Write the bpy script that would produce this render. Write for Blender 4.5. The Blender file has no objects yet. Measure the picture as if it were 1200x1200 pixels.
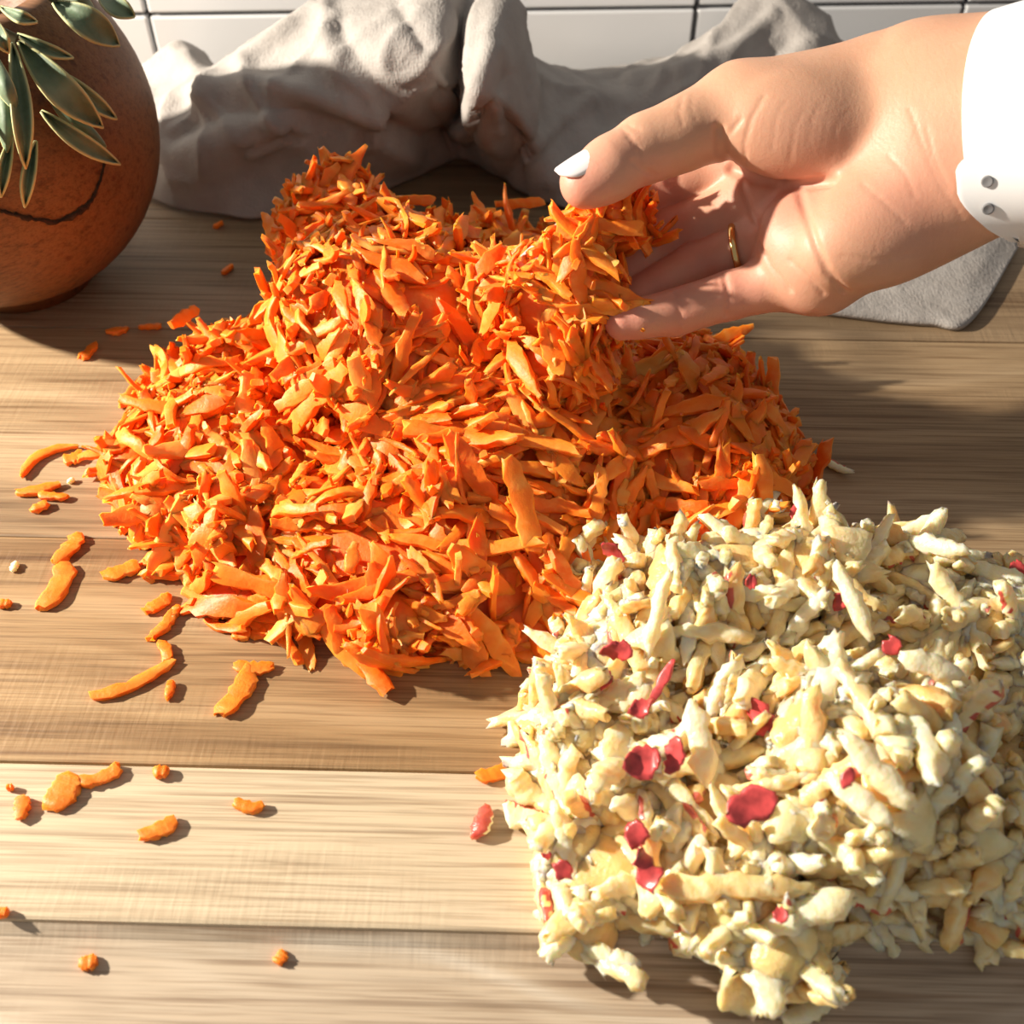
import bpy, math, random
import numpy as np
from mathutils import Vector, Matrix, noise as mnoise

random.seed(7); rng = np.random.default_rng(7)
S = bpy.context.scene
C = S.collection

# ------------------------------------------------------------------ camera
F = 1250.0; HC = 0.28; PITCH = math.radians(46)
CY = -HC / math.tan(PITCH)
sp, cp = math.sin(PITCH), math.cos(PITCH)
cam_d = bpy.data.cameras.new('camera'); cam = bpy.data.objects.new('camera', cam_d); C.objects.link(cam)
cam_d.sensor_width = 36; cam_d.lens = 36 * F / 1200; cam_d.clip_start = 0.01
cam.location = (0, CY, HC); cam.rotation_euler = (math.pi / 2 - PITCH, 0, 0)
cam_d.dof.use_dof = True; cam_d.dof.focus_distance = 0.36; cam_d.dof.aperture_fstop = 14
S.camera = cam
# ------------------------------------------------------------------ light
w = bpy.data.worlds.new('room_daylight'); S.world = w; w.use_nodes = True
w.node_tree.nodes['Background'].inputs[0].default_value = (1.0, 0.97, 0.94, 1)
w.node_tree.nodes['Background'].inputs[1].default_value = 0.27
ld = bpy.data.lights.new('window_light', 'AREA'); ld.shape = 'DISK'; ld.size = 0.04; ld.energy = 31; ld.color = (1.0, 0.90, 0.76)
lo = bpy.data.objects.new('window_light', ld); C.objects.link(lo)
LP = Vector((-0.93, 0.07, 0.47)); lo.location = LP
lo.rotation_euler = (Vector((0.0, 0.02, 0.03)) - LP).to_track_quat('-Z', 'Y').to_euler()
S.view_settings.view_transform = 'Standard'; S.view_settings.look = 'None'
S.view_settings.exposure = 0.0; S.view_settings.gamma = 1; S.view_settings.use_curve_mapping = False

# ------------------------------------------------------------------ projection helpers (used to measure where things stand)
def den(py): return sp - (600 - py) / F * cp
def atd(px, py, d):
    v = (600 - py) / F
    return Vector(((px - 600) / F * d, CY + d * (cp + v * sp), HC - d * (sp - v * cp)))
def at(px, py, z=0.0): return atd(px, py, (HC - z) / den(py))
def ray(px, py): return (atd(px, py, 1.0) - cam.location)
def project(P):
    P = np.asarray(P); x = P[..., 0]; y = P[..., 1] - CY; z = P[..., 2] - HC
    d = y * cp - z * sp; u = y * sp + z * cp
    return 600 + F * x / d, 600 - F * u / d, d

# ------------------------------------------------------------------ object helpers
def tag(o, label=None, cat=None, group=None, kind=None):
    if label: o['label'] = label
    if cat: o['category'] = cat
    if group: o['group'] = group
    if kind: o['kind'] = kind
    return o
def link(name, me, mat=None, parent=None):
    o = bpy.data.objects.new(name, me); C.objects.link(o)
    if mat is not None and me is not None and len(me.materials) == 0: me.materials.append(mat)
    if parent is not None: o.parent = parent
    return o
def mesh(name, V, Fc, smooth=True):
    me = bpy.data.meshes.new(name)
    me.from_pydata([tuple(map(float, v)) for v in V], [], [tuple(map(int, f)) for f in Fc]); me.update()
    if smooth: me.polygons.foreach_set('use_smooth', [True] * len(me.polygons))
    return me
def fast_mesh(name, V, Q, attrs=None, smooth=True):
    """V (n,3), Q (m,4) quads (last index may repeat -1 for tris not supported)"""
    me = bpy.data.meshes.new(name); n = len(V); m = len(Q)
    me.vertices.add(n); me.vertices.foreach_set('co', np.asarray(V, np.float32).ravel())
    me.loops.add(m * 4); me.loops.foreach_set('vertex_index', np.asarray(Q, np.int32).ravel())
    me.polygons.add(m); me.polygons.foreach_set('loop_start', np.arange(0, m * 4, 4, dtype=np.int32))
    try: me.polygons.foreach_set('loop_total', np.full(m, 4, np.int32))
    except Exception: pass
    for k, a in (attrs or {}).items():
        at_ = me.attributes.new(k, 'FLOAT', 'POINT'); at_.data.foreach_set('value', np.asarray(a, np.float32))
    me.update(calc_edges=True); me.validate()
    if smooth: me.polygons.foreach_set('use_smooth', [True] * len(me.polygons))
    return me
def empty(name, loc=(0, 0, 0)):
    o = bpy.data.objects.new(name, None); C.objects.link(o); o.location = loc; o.empty_display_size = 0.01; return o

# ------------------------------------------------------------------ materials
def new_mat(name):
    m = bpy.data.materials.new(name); m.use_nodes = True
    nt = m.node_tree; b = nt.nodes['Principled BSDF']; return m, nt, b
def N(nt, typ, **kw):
    n = nt.nodes.new(typ)
    for k, v in kw.items():
        if k in n.inputs: n.inputs[k].default_value = v
        else: setattr(n, k, v)
    return n
def ramp(nt, fac, stops):
    r = nt.nodes.new('ShaderNodeValToRGB'); e = r.color_ramp.elements
    while len(e) < len(stops): e.new(0.5)
    for el, (p, c) in zip(e, stops): el.position = p; el.color = (*c, 1) if len(c) == 3 else c
    nt.links.new(fac, r.inputs[0]); return r.outputs[0]
def mixc(nt, fac, a, b, mode='MIX'):
    m = nt.nodes.new('ShaderNodeMix'); m.data_type = 'RGBA'; m.blend_type = mode; L = nt.links.new
    for sock, v in ((m.inputs['Factor'], fac), (m.inputs[6], a), (m.inputs[7], b)):
        if hasattr(v, 'is_output'): L(v, sock)
        elif isinstance(v, (int, float)): sock.default_value = v
        else: sock.default_value = (*v, 1)
    return m.outputs[2]
def math_(nt, op, a, b=None):
    m = nt.nodes.new('ShaderNodeMath'); m.operation = op
    for i, v in enumerate((a, b)):
        if v is None: continue
        if hasattr(v, 'is_output'): nt.links.new(v, m.inputs[i])
        else: m.inputs[i].default_value = v
    return m.outputs[0]
def coords(nt, scale=(1, 1, 1), loc=(0, 0, 0), rot=(0, 0, 0)):
    t = nt.nodes.new('ShaderNodeTexCoord'); mp = nt.nodes.new('ShaderNodeMapping')
    mp.inputs['Scale'].default_value = scale; mp.inputs['Location'].default_value = loc; mp.inputs['Rotation'].default_value = rot
    nt.links.new(t.outputs['Object'], mp.inputs[0]); return mp.outputs[0]
def noise(nt, vec, scale, detail=3, rough=0.5, dist=0.0):
    n = N(nt, 'ShaderNodeTexNoise'); n.inputs['Scale'].default_value = scale; n.inputs['Detail'].default_value = detail
    n.inputs['Roughness'].default_value = rough; n.inputs['Distortion'].default_value = dist
    nt.links.new(vec, n.inputs['Vector']); return n.outputs[0]
def bump(nt, b, h, strength, dist=0.001, prev=None):
    n = nt.nodes.new('ShaderNodeBump'); n.inputs['Strength'].default_value = strength; n.inputs['Distance'].default_value = dist
    nt.links.new(h, n.inputs['Height'])
    if prev is not None: nt.links.new(prev, n.inputs['Normal'])
    nt.links.new(n.outputs[0], b.inputs['Normal']); return n.outputs[0]

def wood(name, dark, mid, light, seed, bands=30, saw=0.3, contrast=1.0, wobble=2.2):
    m, nt, b = new_mat(name); L = nt.links.new
    o = (seed * 3.1, seed * 1.7, seed * 0.9)
    v1 = coords(nt, (0.9, 1.0, 1.0), o); wob = noise(nt, v1, 5.0, 2)
    vb = coords(nt, (1.2, bands, bands), o)
    add = N(nt, 'ShaderNodeVectorMath', operation='MULTIPLY_ADD'); L(vb, add.inputs[2])
    cmb = N(nt, 'ShaderNodeCombineXYZ'); L(wob, cmb.inputs[1]); L(cmb.outputs[0], add.inputs[0]); add.inputs[1].default_value = (1, wobble, 1)
    broad = noise(nt, add.outputs[0], 1.0, 3, 0.55)
    c = ramp(nt, broad, [(0.5 - 0.22 / contrast, dark), (0.5, mid), (0.5 + 0.2 / contrast, light)])
    vs = coords(nt, (9, 520, 520), o); fine = noise(nt, vs, 1.0, 3, 0.6)
    c = mixc(nt, 0.7, c, ramp(nt, fine, [(0.3, (0.46, 0.40, 0.35)), (0.52, (1, 1, 1))]), 'MULTIPLY')
    vp = coords(nt, (9, 260, 260), (o[0] + 5, o[1], o[2])); por = noise(nt, vp, 1.0, 2, 0.5)
    pr = ramp(nt, por, [(0.60, (1, 1, 1)), (0.72, (0.52, 0.42, 0.34))])
    c = mixc(nt, 0.75, c, pr, 'MULTIPLY')
    hair = noise(nt, coords(nt, (28, 1500, 1500), o), 1.0, 2, 0.6)
    c = mixc(nt, 0.6, c, ramp(nt, hair, [(0.34, (0.62, 0.56, 0.50)), (0.5, (1, 1, 1)), (0.75, (1.12, 1.10, 1.06))]), 'MULTIPLY')
    L(c, b.inputs['Base Color'])
    b.inputs['Roughness'].default_value = 0.55; b.inputs['Specular IOR Level'].default_value = 0.35
    vw = coords(nt, (520, 60, 60), o, (0, 0, 0.06)); sawn = noise(nt, vw, 1.0, 2, 0.5)
    msk = noise(nt, coords(nt, (8, 30, 30), o), 1.0, 2)
    sawm = math_(nt, 'MULTIPLY', sawn, ramp(nt, msk, [(0.45, (0, 0, 0)), (0.6, (1, 1, 1))]))
    n1 = bump(nt, b, fine, 0.35, 0.0006)
    n2 = bump(nt, b, por, 0.3, 0.0006, n1)
    bump(nt, b, sawm, saw, 0.0009, n2)
    return m

def plain(name, col, rough=0.5, spec=0.5, metal=0.0, nscale=60, namt=0.12, bmp=0.1, bd=0.0005):
    m, nt, b = new_mat(name)
    n = noise(nt, coords(nt), nscale, 4)
    d = tuple(x * (1 - namt) for x in col); l = tuple(min(1, x * (1 + namt)) for x in col)
    nt.links.new(ramp(nt, n, [(0.3, d), (0.7, l)]), b.inputs['Base Color'])
    b.inputs['Roughness'].default_value = rough; b.inputs['Specular IOR Level'].default_value = spec; b.inputs['Metallic'].default_value = metal
    if bmp: bump(nt, b, n, bmp, bd)
    return m

def carrot_mat():
    m, nt, b = new_mat('carrot_flesh'); L = nt.links.new
    a = N(nt, 'ShaderNodeAttribute', attribute_name='tint')
    c = ramp(nt, a.outputs['Fac'], [(0.0, (0.82, 0.130, 0.005)), (0.4, (0.91, 0.185, 0.009)), (0.75, (0.95, 0.26, 0.02)), (1.0, (0.96, 0.39, 0.08))])
    n = noise(nt, coords(nt), 380, 4, 0.6)
    n2 = noise(nt, coords(nt), 140, 3, 0.6)
    c = mixc(nt, math_(nt, 'MULTIPLY', ramp(nt, n2, [(0.5, (0, 0, 0)), (0.75, (1, 1, 1))]), 0.5), c, (0.97, 0.45, 0.10))
    L(c, b.inputs['Base Color'])
    b.inputs['Roughness'].default_value = 0.48; b.inputs['Specular IOR Level'].default_value = 0.35
    b.inputs['Subsurface Weight'].default_value = 0.55; b.inputs['Subsurface Scale'].default_value = 0.0045
    b.inputs['Subsurface Radius'].default_value = (1.0, 0.35, 0.08)
    bump(nt, b, n, 0.5, 0.0007); return m
def apple_mat():
    m, nt, b = new_mat('apple_flesh'); L = nt.links.new
    a = N(nt, 'ShaderNodeAttribute', attribute_name='tint')
    c = ramp(nt, a.outputs['Fac'], [(0.0, (0.84, 0.42, 0.13)), (0.3, (0.92, 0.62, 0.28)), (0.6, (0.96, 0.76, 0.44)), (1.0, (0.98, 0.88, 0.66))])
    n = noise(nt, coords(nt), 260, 4, 0.6)
    n2 = noise(nt, coords(nt), 90, 3, 0.6)
    c = mixc(nt, math_(nt, 'MULTIPLY', ramp(nt, n2, [(0.48, (0, 0, 0)), (0.72, (1, 1, 1))]), 0.6), c, (0.84, 0.52, 0.19))
    n3 = noise(nt, coords(nt, loc=(4, 2, 1)), 60, 2, 0.5)
    c = mixc(nt, math_(nt, 'MULTIPLY', ramp(nt, n3, [(0.55, (0, 0, 0)), (0.75, (1, 1, 1))]), 0.6), c, (0.84, 0.45, 0.28))
    sk = N(nt, 'ShaderNodeAttribute', attribute_name='skin')
    skc = ramp(nt, n2, [(0.3, (0.46, 0.06, 0.06)), (0.55, (0.62, 0.16, 0.11)), (0.75, (0.76, 0.40, 0.20))])
    c = mixc(nt, ramp(nt, sk.outputs['Fac'], [(0.4, (0, 0, 0)), (0.62, (1, 1, 1))]), c, skc)
    L(c, b.inputs['Base Color'])
    b.inputs['Roughness'].default_value = 0.27; b.inputs['Specular IOR Level'].default_value = 0.5
    b.inputs['Subsurface Weight'].default_value = 0.7; b.inputs['Subsurface Scale'].default_value = 0.008
    b.inputs['Subsurface Radius'].default_value = (1.0, 0.6, 0.25)
    bump(nt, b, n, 0.8, 0.0014); return m
def skin_mat():
    m, nt, b = new_mat('skin'); L = nt.links.new
    a = N(nt, 'ShaderNodeAttribute', attribute_name='red')
    c = ramp(nt, a.outputs['Fac'], [(0.0, (0.60, 0.355, 0.23)), (0.5, (0.63, 0.33, 0.225)), (1.0, (0.63, 0.26, 0.195))])
    n = noise(nt, coords(nt), 55, 4, 0.6)
    c = mixc(nt, 0.5, c, ramp(nt, n, [(0.3, (0.84, 0.76, 0.72)), (0.65, (1, 1, 1))]), 'MULTIPLY')
    L(c, b.inputs['Base Color'])
    b.inputs['Roughness'].default_value = 0.48; b.inputs['Specular IOR Level'].default_value = 0.4
    b.inputs['Subsurface Weight'].default_value = 0.25; b.inputs['Subsurface Scale'].default_value = 0.004
    b.inputs['Subsurface Radius'].default_value = (1.0, 0.35, 0.2)
    fine = noise(nt, coords(nt, (1, 1, 1)), 900, 3, 0.6)
    wr = noise(nt, coords(nt, (330, 150, 150), rot=(0, 0, 0.3)), 1.0, 3, 0.6, 1.2)
    n1 = bump(nt, b, fine, 0.16, 0.0006)
    bump(nt, b, wr, 0.14, 0.0006, n1); return m
def linen_mat():
    m, nt, b = new_mat('grey_linen'); L = nt.links.new
    n = noise(nt, coords(nt), 70, 4)
    L(ramp(nt, n, [(0.3, (0.33, 0.305, 0.285)), (0.7, (0.40, 0.375, 0.355))]), b.inputs['Base Color'])
    b.inputs['Roughness'].default_value = 0.9; b.inputs['Specular IOR Level'].default_value = 0.1
    wv = noise(nt, coords(nt, (1200, 400, 400)), 1.0, 2); wv2 = noise(nt, coords(nt, (300, 900, 900)), 1.0, 2)
    n1 = bump(nt, b, math_(nt, 'ADD', wv, wv2), 0.45, 0.0008)
    bump(nt, b, noise(nt, coords(nt), 160, 4), 0.32, 0.0018, n1); return m
def leaf_mat():
    m, nt, b = new_mat('sage_leaf'); L = nt.links.new
    e = N(nt, 'ShaderNodeAttribute', attribute_name='edge')
    n = noise(nt, coords(nt), 90, 4)
    g = ramp(nt, n, [(0.3, (0.075, 0.115, 0.065)), (0.7, (0.19, 0.25, 0.16))])
    c = mixc(nt, ramp(nt, e.outputs['Fac'], [(0.84, (0, 0, 0)), (0.99, (1, 1, 1))]), g, (0.42, 0.42, 0.20))
    L(c, b.inputs['Base Color']); b.inputs['Roughness'].default_value = 0.6; b.inputs['Specular IOR Level'].default_value = 0.3
    b.inputs['Subsurface Weight'].default_value = 0.1; b.inputs['Subsurface Scale'].default_value = 0.002
    bump(nt, b, noise(nt, coords(nt), 500, 2), 0.25, 0.0006); return m

M = {}
M['carrot'] = carrot_mat(); M['apple'] = apple_mat(); M['skin'] = skin_mat(); M['linen'] = linen_mat(); M['leaf'] = leaf_mat()
M['tile'] = plain('white_glazed_tile', (0.66, 0.67, 0.69), 0.22, 0.5, 0, 12, 0.03, 0.05, 0.001)
M['grout'] = plain('dark_grout', (0.10, 0.10, 0.11), 0.9, 0.2)
M['counter'] = plain('pale_stone_counter', (0.55, 0.53, 0.5), 0.4, 0.5)
M['strap'] = plain('white_silicone', (0.86, 0.87, 0.89), 0.5, 0.4, 0, 40, 0.01, 0.03)
M['hole'] = plain('strap_hole_grey', (0.22, 0.22, 0.23), 0.7, 0.2)
M['gold'] = plain('yellow_gold', (0.80, 0.55, 0.22), 0.22, 0.5, 1.0, 40, 0.03, 0.02)
M['nail'] = plain('white_nail_polish', (0.86, 0.80, 0.80), 0.18, 0.6, 0, 40, 0.01, 0.0)
M['nailpink'] = plain('pink_natural_nail', (0.80, 0.50, 0.44), 0.25, 0.6, 0, 40, 0.02, 0.0)
M['pot'] = wood('turned_teak', (0.11, 0.042, 0.014), (0.18, 0.076, 0.026), (0.26, 0.12, 0.045), 9, bands=9, saw=0.1, contrast=0.8)
M['bark'] = plain('dark_bark', (0.045, 0.025, 0.015), 0.9, 0.2, 0, 300, 0.4, 0.8, 0.002)
M['stem'] = plain('plant_stem', (0.12, 0.11, 0.06), 0.8, 0.2)
M['peel'] = plain('red_apple_skin', (0.50, 0.060, 0.060), 0.3, 0.5, 0, 220, 0.5, 0.3, 0.0008)
M['hem'] = M['linen']

# ------------------------------------------------------------------ setting
def box(name, x0, x1, y0, y1, z0, z1, mat, parent=None, bev=0.0):
    V = []; Q = []
    me = bpy.data.meshes.new(name)
    import bmesh
    bm = bmesh.new(); bmesh.ops.create_cube(bm, size=1)
    for v in bm.verts:
        v.co = Vector(((x0 + x1) / 2 + v.co.x * (x1 - x0), (y0 + y1) / 2 + v.co.y * (y1 - y0), (z0 + z1) / 2 + v.co.z * (z1 - z0)))
    if bev: bmesh.ops.bevel(bm, geom=list(bm.edges), offset=bev, segments=2, profile=0.5, affect='EDGES')
    bm.to_mesh(me); bm.free()
    return link(name, me, mat, parent)

WALL_Y = CY + 0.652
counter = box('counter', -1.1, 1.1, CY - 0.25, WALL_Y + 0.02, -0.075, -0.0355, M['counter'])
tag(counter, kind='structure')

wall = empty('wall_back', (0, WALL_Y, -0.0355)); wall.rotation_euler[2] = math.radians(2.0)
tag(wall, kind='structure')
box('grout_bed', -1.1, 1.1, 0.004, 0.03, 0, 0.62, M['grout'], wall)
TW, TH, G = 0.161, 0.0765, 0.0022
x_ref = at(806, 40, 0.0); 
gx = (808 - 600) / F * 0.655; zline = 0.0335 + 0.0355
tile_me = box('tile', -(TW - G) / 2, (TW - G) / 2, -0.003, 0.006, -(TH - G) / 2, (TH - G) / 2, M['tile'], wall, 0.0012)
first = True
for j in range(-1, 4):
    for i in range(-5, 5):
        t = tile_me if first else tile_me.copy()
        if not first: C.objects.link(t)
        first = False
        t.location = (gx + (i + 0.5) * TW, -0.0005 * ((i * 7 + j * 3) % 3), zline + (j + 0.5) * TH)

# cutting board: staves running left to right, slightly turned
board = empty('cutting_board', (0, 0, 0)); board.rotation_euler[2] = math.radians(-1.5)
tag(board, 'large wooden cutting board of glued staves under the carrots and apples', 'cutting board')
def row_y(py): return at(600, py, 0).y
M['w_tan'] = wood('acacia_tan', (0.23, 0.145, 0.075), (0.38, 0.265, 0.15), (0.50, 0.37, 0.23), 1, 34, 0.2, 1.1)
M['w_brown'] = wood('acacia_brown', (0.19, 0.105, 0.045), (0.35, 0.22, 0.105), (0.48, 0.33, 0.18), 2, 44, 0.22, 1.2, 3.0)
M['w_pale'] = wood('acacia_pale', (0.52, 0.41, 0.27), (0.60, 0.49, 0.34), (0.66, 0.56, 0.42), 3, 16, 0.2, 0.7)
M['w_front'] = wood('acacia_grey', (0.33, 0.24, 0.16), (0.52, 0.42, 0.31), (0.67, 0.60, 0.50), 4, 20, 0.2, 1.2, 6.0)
M['w_back'] = wood('acacia_back_shaded', (0.18, 0.115, 0.062), (0.29, 0.20, 0.115), (0.40, 0.295, 0.19), 5, 26, 0.3)  # back staves: brown wood, its colour darkened further for the pot's shadow
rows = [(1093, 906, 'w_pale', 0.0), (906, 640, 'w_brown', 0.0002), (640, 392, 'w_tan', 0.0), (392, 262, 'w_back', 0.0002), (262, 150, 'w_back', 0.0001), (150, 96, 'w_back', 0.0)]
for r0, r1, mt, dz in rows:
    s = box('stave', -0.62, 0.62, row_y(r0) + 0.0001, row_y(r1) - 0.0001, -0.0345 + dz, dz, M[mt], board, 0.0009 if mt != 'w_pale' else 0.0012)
# front stave lies lower, with a cove rising to the pale stave
def front_stave():
    y1 = row_y(1093); y0 = CY - 0.10
    prof = [(y1, -0.0345), (y1, -0.0012), (y1 - 0.0010, -0.0020), (y1 - 0.003, -0.0036), (y1 - 0.007, -0.0046), (y1 - 0.012, -0.0050), (y1 - 0.03, -0.0052), (y0, -0.0052), (y0, -0.0345)]
    V = []; Q = []
    n = len(prof)
    for x in (-0.62, 0.62): V += [(x, y, z) for y, z in prof]
    for i in range(n): Q.append((i, (i + 1) % n, n + (i + 1) % n, n + i))
    Q.append(tuple(range(n))[::-1]); Q.append(tuple(range(n, 2 * n)))
    return mesh('stave', V, Q, False)
link('stave', front_stave(), M['w_front'], board)

# ------------------------------------------------------------------ shreds
def shred_geo(L, W, T, bend=0.0, twist=0.0, curl=0.0, jag=0.1, ns=9, nr=8, taper=(0.35, 0.35), r=None, sq=0.7, lump=0.0, blunt=0.12):
    r = r or rng
    t = np.linspace(0, 1, ns)
    # spine
    th = bend * (t - 0.5) + curl * (t - 0.5) ** 2
    dx = np.cos(th); dz = np.sin(th)
    x = np.concatenate([[0], np.cumsum((dx[1:] + dx[:-1]) / 2)]) / (ns - 1) * L; z = np.concatenate([[0], np.cumsum((dz[1:] + dz[:-1]) / 2)]) / (ns - 1) * L
    x -= x.mean(); z -= z.mean()
    y = np.cumsum(r.normal(0, 0.012 * L, ns)); y -= y.mean()
    prof = np.minimum(1, np.minimum((t + 0.05) / taper[0], (1.05 - t) / taper[1])) ** 0.6
    prof = np.clip(prof, blunt, 1) * (1 + r.normal(0, jag, ns))
    a = np.linspace(0, 2 * np.pi, nr, endpoint=False) + np.pi / nr
    cx = np.sign(np.cos(a)) * np.abs(np.cos(a)) ** sq; cz = np.sign(np.sin(a)) * np.abs(np.sin(a)) ** sq
    V = np.zeros((ns, nr, 3)); tear = [r.normal(0, 0.03 * L, nr), r.normal(0, 0.03 * L, nr)]
    for i in range(ns):
        ww = W / 2 * prof[i]; tt = T / 2 * (0.55 + 0.45 * prof[i])
        jr = 1 + r.normal(0, jag * 0.8, nr) + lump * r.normal(0, 1, nr)
        py = cx * ww * jr; pz = cz * tt * (1 + r.normal(0, jag * 0.6, nr) + lump * r.normal(0, 1, nr))
        tw = twist * (t[i] - 0.5); c, s = np.cos(tw), np.sin(tw)
        qy = py * c - pz * s; qz = py * s + pz * c
        ct, st = np.cos(th[i]), np.sin(th[i])
        V[i, :, 0] = x[i] - qz * st + (tear[0] if i == 0 else tear[1] if i == ns - 1 else 0); V[i, :, 1] = y[i] + qy; V[i, :, 2] = z[i] + qz * ct
    V = V.reshape(-1, 3); Q = []
    for i in range(ns - 1):
        for j in range(nr):
            k = (j + 1) % nr; Q.append((i * nr + j, i * nr + k, (i + 1) * nr + k, (i + 1) * nr + j))
    h = nr // 2
    for base, rev in ((0, True), ((ns - 1) * nr, False)):      # quad caps
        for j in range(h - 1):
            q = (base + j, base + j + 1, base + nr - 2 - j, base + nr - 1 - j)
            Q.append(q[::-1] if rev else q)
    return V, np.array(Q)

def carrot_variant(i):
    r = np.random.default_rng(100 + i); k = i % 6; bl = r.uniform(.2, .75)
    if k == 5:   # crumb
        V, Q = shred_geo(r.uniform(.008, .013), r.uniform(.003, .005), r.uniform(.0016, .0028), r.normal(0, .6), 0, 0, .18, 7, 8, r=r, sq=.4, blunt=bl)
    elif k == 4: # wide curved flake
        V, Q = shred_geo(r.uniform(.016, .026), r.uniform(.005, .0072), r.uniform(.0011, .0018), r.normal(0, 1.1), r.normal(0, .8), 0, .12, 10, 8, (.6, .4), r=r, sq=.35, blunt=.1)
    elif k == 3: # thin strand
        V, Q = shred_geo(r.uniform(.018, .030), r.uniform(.0018, .0028), r.uniform(.0012, .0018), r.normal(0, .9), r.normal(0, 1.5), r.normal(0, 1), .14, 10, 8, (.5, .5), r=r, sq=.4)
    else:
        V, Q = shred_geo(r.uniform(.018, .032), r.uniform(.0034, .0058), r.uniform(.0018, .0030), r.normal(0, .8), r.normal(0, .8), r.normal(0, .9), .11, 11, 8, (r.uniform(.06, .5), r.uniform(.06, .35)), r=r, sq=.35, blunt=bl)
    tint = np.clip(r.beta(2, 2.2) + r.normal(0, .10, len(V)), 0, 1)
    return V, Q, {'tint': tint}
def apple_variant(i):
    r = np.random.default_rng(500 + i); k = i % 6; bl = r.uniform(.4, .9)
    if k == 5:
        V, Q = shred_geo(r.uniform(.011, .016), r.uniform(.005, .007), r.uniform(.003, .005), r.normal(0, .5), 0, 0, .16, 8, 10, r=r, sq=.8, lump=.10, blunt=bl)
    elif k == 4:
        V, Q = shred_geo(r.uniform(.014, .022), r.uniform(.006, .0095), r.uniform(.0018, .0032), r.normal(0, 1.1), r.normal(0, .8), 0, .14, 12, 10, (.5, .4), r=r, sq=.7, lump=.06, blunt=.25)
    else:
        V, Q = shred_geo(r.uniform(.018, .031), r.uniform(.0034, .0056), r.uniform(.0026, .0042), r.normal(0, .7), r.normal(0, .8), r.normal(0, .9), .13, 18, 10, (r.uniform(.06, .3), r.uniform(.06, .3)), r=r, sq=.6, lump=.08, blunt=bl)
    tint = np.clip(r.beta(1.8, 1.3) + r.normal(0, .13, len(V)), 0, 1)
    skin = np.zeros(len(V))
    if i % 6 == 1:
        q = V[:, 1] > np.percentile(V[:, 1], 80); skin[q] = 1
        if i % 12 == 1: skin[V[:, 0] < np.percentile(V[:, 0], 50)] = 0
        skin *= r.random(len(V)) > .2
    return V, Q, {'tint': tint, 'skin': skin}

NC, NA = 36, 36
CV = [carrot_variant(i) for i in range(NC)]; AV = [apple_variant(i) for i in range(NA)]
CM = []; AM = []
for V, Q, A in CV:
    me = fast_mesh('carrot_shred', V, Q, A); me.set_sharp_from_angle(angle=0.95); me.materials.append(M['carrot']); CM.append(me)
for V, Q, A in AV:
    me = fast_mesh('apple_shred', V, Q, A); me.materials.append(M['apple']); AM.append(me)

class Blob:
    def __init__(s, c, r, yaw=0, tilt=0, roll=0):
        s.c = np.array(c); s.r = np.array(r)
        s.R = np.array((Matrix.Rotation(yaw, 3, 'Z') @ Matrix.Rotation(tilt, 3, 'X') @ Matrix.Rotation(roll, 3, 'Y')))
    def loc(s, P): return ((P - s.c) @ s.R) / s.r
    def inside(s, P, k=1.0): return (s.loc(P) ** 2).sum(-1) < k * k
    def sample(s, n, rg):
        u = rg.normal(size=(n, 3)); u /= np.linalg.norm(u, axis=1, keepdims=True)
        nn = u / s.r; wgt = np.linalg.norm(nn, axis=1); keep = rg.random(n) < wgt / wgt.max(); u = u[keep]; nn = nn[keep]
        P = (u * s.r) @ s.R.T + s.c; nn = nn @ s.R.T; nn /= np.linalg.norm(nn, axis=1, keepdims=True)
        return P, nn
    def area(s):
        a, b, c = s.r; p = 1.6
        return 4 * math.pi * (((a * b) ** p + (a * c) ** p + (b * c) ** p) / 3) ** (1 / p)
def sphere_grid(nu=28, nv=16):
    V = []; Q = []
    for j in range(nv + 1):
        ph = math.pi * j / nv
        for i in range(nu):
            a = 2 * math.pi * i / nu; V.append((math.sin(ph) * math.cos(a), math.sin(ph) * math.sin(a), math.cos(ph)))
    for j in range(nv):
        for i in range(nu):
            Q.append((j * nu + i, (j + 1) * nu + i, (j + 1) * nu + (i + 1) % nu, j * nu + (i + 1) % nu))
    return np.array(V), np.array(Q)
SV, SQ = sphere_grid()

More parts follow.
